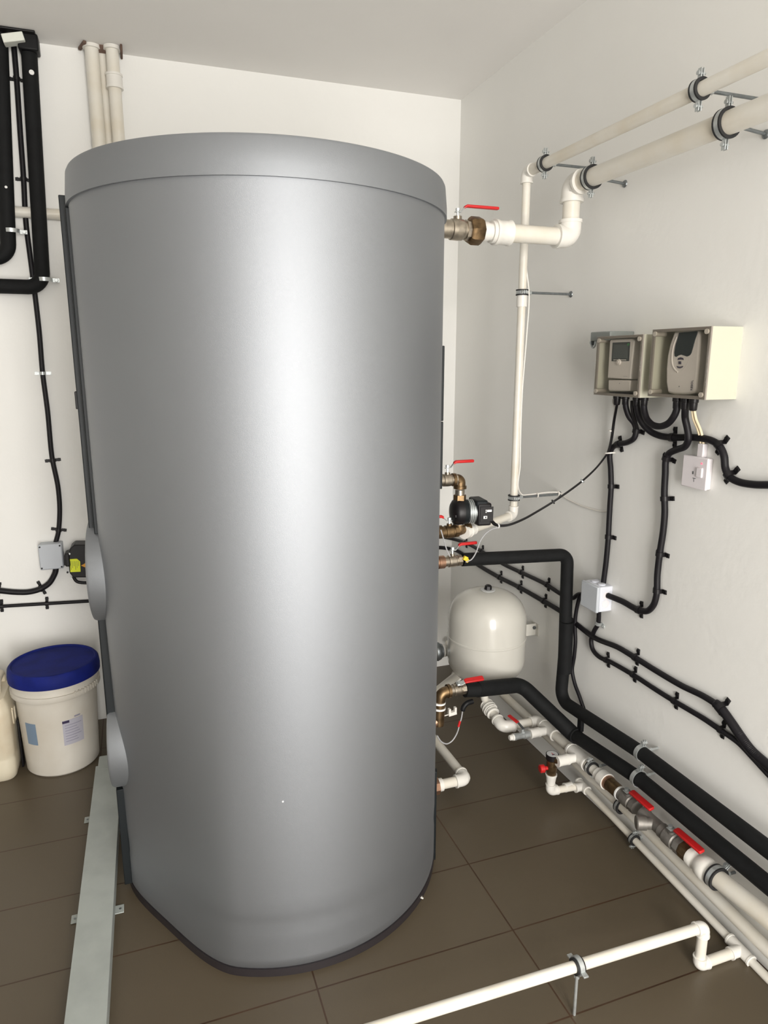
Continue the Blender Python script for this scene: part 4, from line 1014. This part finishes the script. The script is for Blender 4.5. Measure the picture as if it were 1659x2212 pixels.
# ---- foreground pipe bridge
t0 = W3a+dW*((P(1600, 2048, x=1.42)-W3a).length)
W4 = thing('bridge_pipe', 'white pipe crossing the foreground from the wall pipe towards the left', 'pipe', t0)
y4 = t0.y
tee(W4, t0, dW, (-1, 0, 0), 0.0118, 0.0118, L=0.075, bl=0.036)
r4 = 0.0132
k0 = P(1511, 2078, y=y4); k1 = P(1517, 2003, y=y4)
k0.z = t0.z; k1.x = k0.x
k2 = P(840, 2212, y=y4-0.005); k3 = k1+(k2-k1)*2.2
pvc(W4, [t0, k0, k1, k3], r4, el=1.9, er=1.22)
dk = (k2-k1).normalized()
cc = k1+dk*((P(1247, 2080, y=y4)-k1).length)
rt = thing('pipe_stand', 'clamp on a threaded rod holding the foreground pipe above the floor', 'pipe clamp', (cc.x, cc.y, 0))
MB().rev([(-0.011, r4+0.0005), (-0.011, r4+0.006), (0.011, r4+0.006), (0.011, r4+0.0005)], cc, dk, 28, closed=True).build('rubber_lining', M_RUB, rt)
MB().rev([(-0.006, r4+0.0045), (-0.006, r4+0.009), (0.006, r4+0.009), (0.006, r4+0.0045)], cc, dk, 28, closed=True).build('band', M_ZINC, rt)
s4 = dk.cross(V((0, 0, 1))).normalized()
for s in (1, -1):
    MB().box(cc+s4*s*(r4+0.014), (0.013, 0.016, 0.004), frame((0, 0, 0), (0, 0, 1), dk).to_3x3()).build('lug', M_ZINC, rt, bevel=0.0006)
MB().rev([(0, 0.007), (0.012, 0.007), (0.012, 0.0)], cc-V((0, 0, r4+0.020)), (0, 0, 1), 6).build('boss', M_ZINC, rt)
MB().tube([(cc.x, cc.y, 0), (cc.x, cc.y, cc.z-r4-0.010)], 0.0040, 12).build('threaded_rod', M_ZINC, rt)

# ================================================================== CONTROL BOXES ON THE RIGHT WALL
def ybox(b, y0, y1, z0, z1, d0, d1):
    """box on the right wall, from d0 to d1 out of the wall"""
    return b.box((XR-(d0+d1)/2, (y0+y1)/2, (z0+z1)/2), (d1-d0, abs(y1-y0), abs(z1-z0)))
def rprism(px, off, dep, m, name, parent, bevel=0.0, **k):
    q = [RW(x, y, off) for x, y in px]
    M = Matrix(((0, 0, 1, XR-off), (1, 0, 0, 0), (0, 1, 0, 0), (0, 0, 0, 1)))
    return MB().prism([(p.y, p.z) for p in q], M, dep).build(name, m, parent, bevel=bevel, **k)
def enclosure(label, y0, y1, z0, z1, D):
    root = thing('control_enclosure', label, 'control box', (XR, (y0+y1)/2, z0), 'enclosures with clear lids')
    b = MB(); t = 0.004
    ybox(b, y0, y1, z0, z1, 0.0, t)
    ybox(b, y0, y0+t, z0+t, z1-t, t, D-0.008); ybox(b, y1-t, y1, z0+t, z1-t, t, D-0.008)
    ybox(b, y0, y1, z0, z0+t, t, D-0.008); ybox(b, y0, y1, z1-t, z1, t, D-0.008)
    b.build('body', M_CREAM, root)
    b = MB(); ybox(b, y0, y1, z0, z1, D-0.003, D); b.build('clear_lid', M_CLEAR, root, bevel=0.0015, label='see-through lid')
    b = MB(); f = 0.008
    ybox(b, y0, y0+f, z0, z1, D-0.0078, D-0.0032); ybox(b, y1-f, y1, z0, z1, D-0.0078, D-0.0032)
    ybox(b, y0+f, y1-f, z0, z0+f, D-0.0078, D-0.0032); ybox(b, y0+f, y1-f, z1-f, z1, D-0.0078, D-0.0032)
    b.build('lid_frame', M_TINT, root)
    for y in (y0+0.012, y1-0.012):
        for z in (z0+0.012, z1-0.012):
            MB().rev([(0, 0.0065), (D*0.35, 0.0065), (D*0.35, 0)], (XR-D-0.0005, y, z), (1, 0, 0), 16).build('screw_post', M_POST, root)
    return root
M_TINT = mat('tinted_edge', (0.27, 0.24, 0.21), 0.25)
M_PLATE = mat('grey_plate', (0.23, 0.25, 0.24), 0.5)
M_POST = mat('cream_post', (0.42, 0.38, 0.32), 0.4)
b1 = enclosure('smaller left enclosure with clear lid over a small square display', 1.645, 1.852, 1.447, 1.622, 0.104)
b2 = enclosure('right cream enclosure with clear lid over a large dark display', 1.398, 1.607, 1.454, 1.633, 0.104)
# left controller
d1 = thing('heating_controller', 'small off-white controller with grey display inside the left enclosure', 'controller', (XR-0.05, 1.75, 1.46))
O1 = 0.088
rprism([(1319, 733), (1364, 731), (1370, 737), (1364, 820), (1362, 845), (1315, 845), (1312.5, 840), (1312, 822), (1311.5, 816), (1317, 738)], 0.004, 0, M_DEV, 'base', d1) if False else None
def rpr(px, off, thick, m, name, parent, bevel=0.0, **k):
    """polygon seen at distance off from the wall, thickness goes back towards the wall"""
    q = [RW(x, y, off) for x, y in px]
    M = Matrix(((0, 0, 1, XR-off), (1, 0, 0, 0), (0, 1, 0, 0), (0, 0, 0, 1)))
    return MB().prism([(p.y, p.z) for p in q], M, thick).build(name, m, parent, bevel=bevel, **k)
rpr([(1320, 733), (1366, 731), (1370, 736), (1361, 819), (1312, 817), (1317, 737)], O1, 0.05, M_DEV, 'housing', d1, 0.003)
rpr([(1314, 820.5), (1361, 821.5), (1360, 845), (1316, 845), (1313.5, 841)], O1-0.002, 0.05, M_DEV, 'terminal_cover', d1, 0.003)
rpr([(1316, 847), (1360, 847), (1359, 856), (1320, 855)], O1-0.03, 0.03, M_STRIP, 'terminal_shadow', d1, 0.001)  # dark block drawn for the shadow below the terminal cover
rpr([(1323, 740), (1361, 738.5), (1358.5, 780), (1320.5, 780.5)], O1+0.001, 0.004, M_SCR, 'display', d1, 0.001, label='dark grey display')
rpr([(1326, 745), (1357, 744), (1355, 774), (1323.5, 774.5)], O1+0.0015, 0.002, M_SCR2, 'display_glass', d1)
rpr([(1325, 776.6), (1352, 776.6), (1352, 778.4), (1325, 778.4)], O1+0.002, 0.002, M_DEV, 'bar', d1)
c = RW(1338, 782, O1)
MB().rev([(0, 0.0085), (0.004, 0.0085), (0.005, 0.0075), (0.0045, 0.0045), (0.0065, 0.0042), (0.0065, 0)], c, (-1, 0, 0), 28).build('dial_knob', M_DEV, d1)
c = RW(1357, 744, O1+0.002)
MB().rev([(-0.001, 0.0036), (0.001, 0.0036), (0.001, 0)], c, (-1, 0, 0), 18).build('sticker', M_GREEN, d1, label='green round sticker')
c = RW(1338.5, 828, O1-0.002)
MB().rev([(0, 0.0013), (0.0006, 0.0013), (0.0006, 0)], c, (-1, 0, 0), 10).build('screw', M_ZDK, d1)
rpr([(1346, 812.6), (1355, 812.9), (1355, 813.6), (1346, 813.3)], O1+0.0004, 0.001, M_GCAB, 'print_line', d1)
# right controller
d2 = thing('solar_controller', 'larger curved controller with dark display inside the right enclosure', 'controller', (XR-0.05, 1.5, 1.46))
O2 = 0.086
def c6(pts): return [(1400+x/7.9, 690+y/7.9) for x, y in pts]
rpr(c6([(445, 205), (850, 185), (885, 235), (868, 560), (840, 900), (812, 1225), (770, 1262), (620, 1285), (440, 1280), (330, 1252), (303, 1080), (303, 850), (325, 620), (365, 430)]), O2, 0.05, M_DEV, 'housing', d2, 0.006)
rpr(c6([(525, 225), (830, 200), (838, 235), (800, 340), (770, 450), (735, 570), (712, 610), (660, 635), (610, 618), (560, 602), (515, 615), (475, 642), (448, 630), (443, 560), (462, 440), (500, 320)]), O2+0.0015, 0.004, M_SCR, 'display', d2, 0.001, label='tall dark display window')
def rarc(pts, off, r, m, name): return MB().tube(smooth([RW(x, y, off) for x, y in c6(pts)], 6), r, 10).build(name, m, d2)
rarc([(498, 290), (445, 430), (418, 570), (412, 700), (430, 800), (470, 865), (515, 900)], O2-0.001, 0.0030, M_DEV, 'raised_rim')
rarc([(830, 240), (770, 430), (730, 600), (700, 720), (640, 830), (570, 895), (515, 900)], O2-0.0026, 0.0030, M_DEV, 'raised_rim')
rpr(c6([(500, 690), (510, 660), (550, 645), (592, 660), (602, 690), (560, 682)]), O2+0.0015, 0.003, M_BTN, 'button', d2)
rpr(c6([(515, 715), (560, 715), (560, 765), (515, 765)]), O2+0.0015, 0.003, M_BTN, 'button', d2, 0.0005)
rpr(c6([(485, 795), (540, 808), (593, 795), (580, 820), (540, 836), (500, 825)]), O2+0.0015, 0.003, M_BTN, 'button', d2)
c = RW(*c6([(530, 1145)])[0], O2)
MB().rev([(0, 0.0016), (0.0006, 0.0016), (0.0006, 0)], c, (-1, 0, 0), 10).build('screw', M_ZDK, d2)
tcu = bpy.data.curves.new('lettering', 'FONT'); tcu.body = 'RESOL'; tcu.size = 0.0092; tcu.extrude = 0.0003; tcu.align_x = 'CENTER'; tcu.align_y = 'CENTER'; tcu.space_character = 1.02
tob = bpy.data.objects.new('lettering_source', tcu); COL.objects.link(tob)
bpy.context.view_layer.update()
tme = bpy.data.meshes.new_from_object(tob.evaluated_get(bpy.context.evaluated_depsgraph_get()))
bpy.data.objects.remove(tob)
tme.name = 'lettering'; tme.materials.clear(); tme.materials.append(M_BTN)
c = RW(*c6([(748, 1125)])[0], O2+0.0005)
tl = bpy.data.objects.new('lettering', tme); COL.objects.link(tl); tl.parent = d2
tl.matrix_local = ORI[d2.name].inverted() @ Matrix(((0, 0, -1, c.x), (0, 1, 0, c.y), (1, 0, 0, c.z), (0, 0, 0, 1)))
ORI[tl.name] = ORI[d2.name]
# bracket behind the left enclosure
wb = thing('wall_bracket', 'grey metal bracket with ring at the far top corner of the left enclosure', 'bracket', RW(1300, 722))
b = MB(); p = RW(1278, 722, 0.085); q = RW(1319, 735, 0.085)
ybox(b, p.y+0.002, q.y, q.z, P(1319, 715, x=XR-0.085).z, 0.0, 0.088); b.build('plate', M_PLATE, wb, bevel=0.003)
rc = RW(1282, 740, 0.075)
MB().tube([rc+V((0, 0.0105*cos(a), 0.0155*sin(a))) for a in [2*pi*k/24 for k in range(25)]], 0.0035, 8).build('ring', M_ZINC, wb)
MB().rev([(0, 0.009), (0.01, 0.009), (0.01, 0)], rc, (0.3, 1, 0), 12).build('lock', M_ZDK, wb)
# cable glands
GO = 0.055
def gland(px, z, r, L, label):
    p = RW(px, 862, GO); 
    root = thing('cable_gland', label, 'cable gland', (p.x, p.y, z), 'black glands under the enclosures')
    MB().rev([(0, r), (L*0.35, r), (L*0.38, r*0.86), (L*0.9, r*0.80), (L, r*0.62)], (p.x, p.y, z), (0, 0, -1), 12).build('body', M_BLK, root)
gland(1333, 1.447, 0.0125, 0.030, 'first black gland under the left enclosure, with the thin pump cables')
for q, lb in ((1351, 'second black gland under the left enclosure'), (1375, 'third black gland under the left enclosure'), (1392, 'last black gland under the left enclosure, at its right end')): gland(q, 1.447, 0.0115, 0.028, lb)
for q, lb in ((1463, 'left black gland under the right enclosure'), (1481, 'middle black gland under the right enclosure'), (1499, 'right black gland under the right enclosure, above the white cables')): gland(q, 1.454, 0.0125, 0.034, lb)

# switched socket below
sp = thing('wall_switch', 'square white switch plate with a small red light below the right enclosure', 'switch', (XR, 1.494, 1.208))
b = MB(); ybox(b, 1.4505, 1.5385, 1.209, 1.294, 0, 0.012); b.build('back_box', M_SOCK, sp, bevel=0.003)
b = MB(); ybox(b, 1.449, 1.540, 1.2075, 1.2955, 0.012, 0.020); b.build('plate', M_SOCK, sp, bevel=0.003, seg=3)
b = MB(); p = RW(1512, 1021, 0.02); ybox(b, p.y-0.010, p.y+0.010, p.z-0.0135, p.z+0.0135, 0.018, 0.0245); b.build('rocker', M_SOCK, sp, bevel=0.002)
MB().rev([(0, 0.0022), (0.001, 0.0022), (0.0018, 0)], RW(1516, 1001.5, 0.02), (-1, 0, 0), 14).build('indicator', M_LED, sp)
b = MB(); p = RW(1497, 1021, 0.02); ybox(b, p.y-0.002, p.y+0.002, p.z-0.004, p.z+0.004, 0.0195, 0.0206); p = RW(1499, 1036, 0.02); ybox(b, p.y-0.001, p.y+0.0005, p.z-0.006, p.z+0.004, 0.0195, 0.0206); ybox(b, p.y-0.006, p.y+0.005, p.z+0.003, p.z+0.0045, 0.0195, 0.0206); b.build('symbols', M_ZDK, sp)
for dx, lb in ((0, 'left of the two cream cables from the right enclosure to the switch'), (5.5, 'right of the two cream cables from the right enclosure to the switch')):
    w_ = [RW(1495+dx*0.8, 884, GO), RW(1498+dx, 905, 0.045), RW(1507+dx, 927, 0.022), RW(1513+dx, 949, 0.012), RW(1514+dx, 968, 0.010), RW(1513+dx*0.9, 990, 0.010)]
    tag(MB().tube(smooth(w_, 8), 0.0036, 10).build('cable', M_CCAB), lb, 'cable')
b = MB(); p = RW(1516, 974, 0.010); ybox(b, p.y-0.010, p.y+0.011, 1.294, p.z+0.02, 0.0, 0.016)
tag(b.build('cable_sleeve', M_SOCK, bevel=0.002), 'short white sleeve on top of the switch plate', 'cable sleeve')

# white junction box
wj = thing('junction_box', 'white junction box on the right wall beside the insulated pipe bend', 'junction box', (XR, 1.86, 0.735))
JY0, JY1, JZ0, JZ1, JD = 1.820, 1.907, 0.735, 0.822, 0.062
b = MB(); ybox(b, JY0, JY1, JZ0, JZ1, 0, JD-0.012); b.build('body', M_JB, wj, bevel=0.004)
b = MB(); ybox(b, JY0-0.001, JY1+0.001, JZ0-0.001, JZ1+0.001, JD-0.011, JD); b.build('cover', M_GREY, wj, bevel=0.003)
for zc_, rk in ((JZ0+0.028, 0.0135), (JZ0+0.056, 0.0125)):
    MB().rev([(0, rk), (0.0012, rk), (0.0012, rk-0.002), (0.0006, rk-0.002), (0.0006, 0)], (XR-0.026, JY0+0.0005, zc_), (0, -1, 0), 24).build('knockout', M_SOCK, wj)
for y in (JY0+0.025, JY0+0.060):
    MB().rev([(0, 0.013), (0.004, 0.013), (0.005, 0.010), (0.005, 0)], (XR-0.028, y, JZ1-0.0005), (0, 0, 1), 16).build('knockout', M_JB, wj)
MB().rev([(0, 0.012), (0.012, 0.012), (0.012, 0.008)], (XR-0.024, JY0+0.042, JZ0+0.001), (0, 0, -1), 16).build('knockout', M_JB, wj)

# ================================================================== CONDUITS ON THE RIGHT WALL
def rwp(pts, off): return [RW(x, y, off) for x, y in pts]
GR = 'clips of the right wall conduits'
# enclosure -> junction box
pd = [RW(1351, 866, GO), RW(1352, 880, 0.052), RW(1359, 900, 0.040), RW(1370, 914, 0.026)] + rwp([(1374, 929), (1370, 946), (1354, 956), (1336, 959), (1322, 968), (1317, 984), (1319, 1010), (1320, 1051), (1317.5, 1093), (1315.5, 1130), (1314, 1160), (1309.5, 1211), (1303, 1262)], 0.0125)
c_d = conduit('cable_conduit', 'black conduit from the left enclosure straight down to the white junction box', pd, 0.0088)
tag(MB().tube(smooth([RW(1366, 866, GO), RW(1366, 885, 0.050), RW(1371, 905, 0.036), RW(1375, 925, 0.020)], 6), 0.006, 10).build('cable', M_BLK), 'short black cable beside the conduit under the left enclosure', 'cable')
RD = 0.0088
for q, lb in (((1374, 931), 'black clip just under the left enclosure where its conduit bends'), ((1336, 959), 'black clip at the tie where the pump cables meet the conduit'), ((1320, 1051), 'black clip on the straight drop, level with the cable bend at right'), ((1314, 1160), 'black clip nearest above the white junction box')):
    clip(c_d, *q, 'R', 0.0125, RD, lb, GR, w=0.013, tab=0.017)
# enclosure 2 -> junction box side
pe_ = [RW(1481, 868, GO), RW(1480, 885, 0.052), RW(1480, 903, 0.042), RW(1485, 927, 0.034), RW(1487, 948, 0.030), RW(1480, 964, 0.024), RW(1463, 971, 0.018)] + rwp([(1446, 979), (1438.5, 992), (1437, 1023), (1435, 1065), (1436, 1106), (1432.5, 1148), (1425, 1197), (1420, 1242), (1418.5, 1282), (1412, 1306), (1398, 1320), (1377, 1317), (1346, 1300)], 0.0132) + [V((XR-0.0205, JY0-0.004, RW(1313, 1286, 0.02).z))]
c_e = conduit('cable_conduit', 'black ribbed conduit from the right enclosure curving back to the junction box side', pe_, 0.0098, ribbed=True)
for q, lb in (((1440, 990), 'black clip under the double bend left of the switch'), ((1437, 1077), 'black clip with bright screw on the ribbed conduit below the switch'), ((1426, 1197), 'black clip halfway down the ribbed conduit'), ((1419, 1276), 'black clip just above the bottom curve of the ribbed conduit'), ((1379, 1317), 'black clip at the bottom curve, right of the junction box')):
    clip(c_e, *q, 'R', 0.0132, 0.0098, lb, GR, w=0.013, tab=0.017)
# towards the right edge
pf = [RW(1375, 866, GO), RW(1376, 882, 0.050), RW(1382, 904, 0.040), RW(1393, 921, 0.028), RW(1408, 934, 0.018)] + rwp([(1428, 942), (1455, 945), (1499, 945), (1532, 950), (1553, 962), (1564, 985), (1567, 1012), (1577, 1031), (1599, 1042), (1631, 1047), (1659, 1047.5), (1740, 1048)], 0.0125)
c_f = conduit('cable_conduit', 'black conduit passing under the right enclosure and leaving at the right edge', pf, 0.0098, ribbed=True)
for q, lb in (((1451, 944), 'black clip under the gap between the two enclosures'), ((1554, 962), 'black clip where the conduit turns down right of the switch cables'), ((1574, 1027), 'black clip at the bend right of the switch plate')):
    clip(c_f, *q, 'R', 0.0125, 0.0098, lb, GR, w=0.014, tab=0.020)
# loop between the enclosures
pg_ = [RW(x, y, GO) for x, y in ((1391, 866), (1391, 884), (1397, 905), (1410, 918), (1427, 921), (1444, 914), (1456, 899), (1462, 884), (1463, 868))]
conduit('cable_conduit', 'short black U-shaped conduit hanging between the two enclosures', pg_, 0.0095)
# pump cables
for k, lb in ((0, 'thin black cable swinging from the pump up to the left enclosure'), (1, 'second thin black cable tied alongside the first pump cable')):
    d = V((0, -0.005*k, 0.0045*k))
    pp = [P(1055, 1101, y=1.985), P(1060, 1106, y=1.98), P(1061, 1126, y=1.98), P(1074, 1136, y=1.99), P(1098, 1135, x=1.135), P(1131, 1122, x=1.19), P(1163, 1104, x=1.245), P(1194, 1085, x=1.295), P(1228, 1062, x=1.34), P(1257, 1040, x=1.375), P(1285, 1014, x=1.405), P(1303, 992, x=1.42), P(1313, 976, x=1.425), P(1320, 948, x=1.425), P(1325, 912, x=1.42), P(1330, 884, x=1.405), RW(1333, 868, GO)]
    if k: pp = pp[2:]
    tag(MB().tube(smooth([p+d for p in pp], 6), 0.0030, 8).build('cable', M_BLK), lb, 'cable')
def tie(p, ax, r, m, label):
    tag(MB().rev([(-0.0022, r), (-0.0022, r+0.0016), (0.0022, r+0.0016), (0.0022, r)], p, ax, 16, closed=True).build('cable_tie', m), label, 'cable tie')
tie(P(1075, 1136, x=1.10), (1, 0.2, 0), 0.007, M_WHT, 'white tie on the pump cables next to the pump')
tie(P(1257, 1040, x=1.375)+V((0, -0.002, 0.002)), (0.7, -0.4, 0.9), 0.0065, M_ZINC, 'shiny tie on the swinging pump cables')
tie(P(1194, 1085, x=1.295)+V((0, -0.002, 0.002)), (0.8, -0.3, 0.6), 0.0065, M_BLK, 'black tie halfway along the swinging pump cables')
tie(RW(1317, 979, 0.018), (0, 0.2, 1), 0.016, M_WCAB, 'white tie binding pump cables to the conduit')
tie(P(1320, 930, x=1.424), (0, -0.1, 1), 0.006, M_WCAB, 'upper white tie on the pump cables below the gland')
tag(MB().tube(smooth([RW(1324, 862, 0.03), RW(1324, 870, 0.03), RW(1328, 880, 0.03), RW(1326, 900, 0.022), RW(1321, 935, 0.014), RW(1318, 965, 0.012)], 6), 0.0022, 8).build('cable', M_WCAB), 'thin pinkish white cable behind the black pump cables', 'cable')

# thin conduit a (upper of the two that slope down from the corner)
pa_ = [V((0.78, YB-0.012, BW(950, 1158, 0.012).z+0.01)), BW(945, 1157, 0.012)+V((0, 0, 0)), BW(962, 1161, 0.014), RW(985, 1166, 0.016)] + rwp([(1013, 1176), (1045, 1194), (1088, 1219), (1124, 1236), (1177, 1261), (1213, 1284), (1237, 1292), (1250, 1284)], 0.0115)+[V((XR-0.014, JY1+0.002, RW(1258, 1276, 0.012).z))]
c_a = conduit('cable_conduit', 'upper thin black conduit sloping down from the corner to the junction box', pa_, 0.0078)
for q, lb in (((1004, 1172), 'black clip nearest the corner, below the pump'), ((1039, 1190), 'black clip just above the horizontal insulated pipe'), ((1125, 1236), 'left clip of the upper sloping conduit under the insulated pipe'), ((1180, 1263), 'right clip of the upper sloping conduit before the vertical insulated pipe')):
    clip(c_a, *q, 'R', 0.0115, 0.0078, lb, GR, w=0.012, tab=0.019)
pb_ = [V((0.78, YB-0.012, BW(946, 1183, 0.012).z)), BW(946, 1183, 0.012), BW(962, 1184, 0.014), RW(985, 1189, 0.016)] + rwp([(1005, 1201), (1035, 1222), (1078, 1247), (1122, 1269), (1173, 1298), (1213, 1322), (1245, 1348), (1285, 1378), (1334, 1398), (1371, 1420), (1414, 1447), (1472, 1481), (1518, 1503), (1552, 1524)], 0.0120)
c_b = conduit('cable_conduit', 'long black conduit sloping from the corner past the junction box to the right', pb_, 0.0090)
pb2 = rwp([(1545, 1519), (1556, 1528), (1580, 1561), (1601, 1592), (1624, 1622), (1659, 1653), (1720, 1705)], 0.0140)
c_b2 = conduit('cable_conduit', 'thick ribbed black conduit at the right edge above the insulated pipes', pb2, 0.0128, ribbed=True)
for q, lb in (((1078, 1247), 'first clip of the lower sloping conduit above the vessel'), ((1122, 1269), 'second clip of the lower sloping conduit above the vessel'), ((1173, 1298), 'third clip of the lower sloping conduit above the vessel bracket'), ((1372, 1420), 'clip of the upper long conduit right of the junction box')):
    clip(c_b, *q, 'R', 0.0120, 0.0090, lb, GR, w=0.012, tab=0.019)
clip(c_b2, 1557, 1529, 'R', 0.0140, 0.0128, 'clip where the long conduit becomes thick and ribbed', GR, w=0.014, tab=0.019)
pc_ = [V((XR-0.018, JY0+0.042, JZ0-0.006))] + rwp([(1292, 1347), (1283, 1364), (1277, 1383), (1281, 1404), (1296, 1420), (1319, 1430), (1371, 1460), (1417, 1490), (1457, 1515), (1518, 1551), (1555, 1576), (1595, 1604), (1624, 1634), (1659, 1672), (1720, 1735)], 0.0105)
c_c = conduit('cable_conduit', 'black conduit leaving the junction box bottom and sloping to the right edge', pc_, 0.0076)
clip(c_c, 1292, 1347, 'R', 0.0105, 0.0076, 'shiny metal clip right under the white junction box', GR, m=M_ZINC, w=0.012, tab=0.017)
for q, lb in (((1310, 1425), 'first black clip of the lowest conduit, after its curve'), ((1369, 1459), 'second black clip of the lowest conduit'), ((1457, 1515), 'third black clip of the lowest conduit'), ((1556, 1576), 'last black clip of the lowest conduit near the right edge')):
    clip(c_c, *q, 'R', 0.0105, 0.0076, lb, GR, w=0.012, tab=0.019)
ph_ = [RW(x, y, 0.016) for x, y in ((1254, 1284), (1249, 1300), (1244, 1325), (1242, 1350), (1243, 1385), (1240, 1420), (1236, 1448), (1242, 1478), (1251, 1502), (1260, 1528), (1268, 1550))]
conduit('cable_conduit', 'thin black cable conduit hugging the vertical insulated pipe below the junction box', ph_, 0.0068)

# ------------------------------------------------------------------ pieces that belong to a part hang under that part
def under(root, child_prefixes, part_prefix, pick=0):
    kids = [o for o in COL.objects if o.parent == root]
    tgt = [o for o in kids if o.name.split('.')[0] == part_prefix][pick]
    for o in kids:
        if o is not tgt and o.name.split('.')[0] in child_prefixes:
            o.parent = tgt                 # parts carry no transform of their own, so nothing moves
under(tank, ('sparkle_speck',), 'jacket')
under(tank, ('strip_latch',), 'closing_strip')
under(ac, ('print_line',), 'label')
under(jb, ('screw',), 'cover')
under(bk, ('label_bar', 'print_line'), 'label')
under(bk, ('rib',), 'body')
under(pu, ('label', 'label_mark', 'plug'), 'control_box')
under(pu, ('raised_mark',), 'volute')
under(rv_, ('gauge_dial', 'gauge_needle', 'gauge_mark'), 'gauge_case')
under(d1, ('display_glass', 'sticker'), 'display')
under(d1, ('screw',), 'terminal_cover')
under(d2, ('raised_rim', 'screw', 'lettering'), 'housing')
under(sp, ('rocker', 'indicator', 'symbols'), 'plate')
under(wj, ('knockout',), 'body')
under(ve, ('cap',), 'cap_seat')
under(ve, ('bolt',), 'bracket')
under(b1, ('screw_post',), 'clear_lid')
under(b2, ('screw_post',), 'clear_lid')
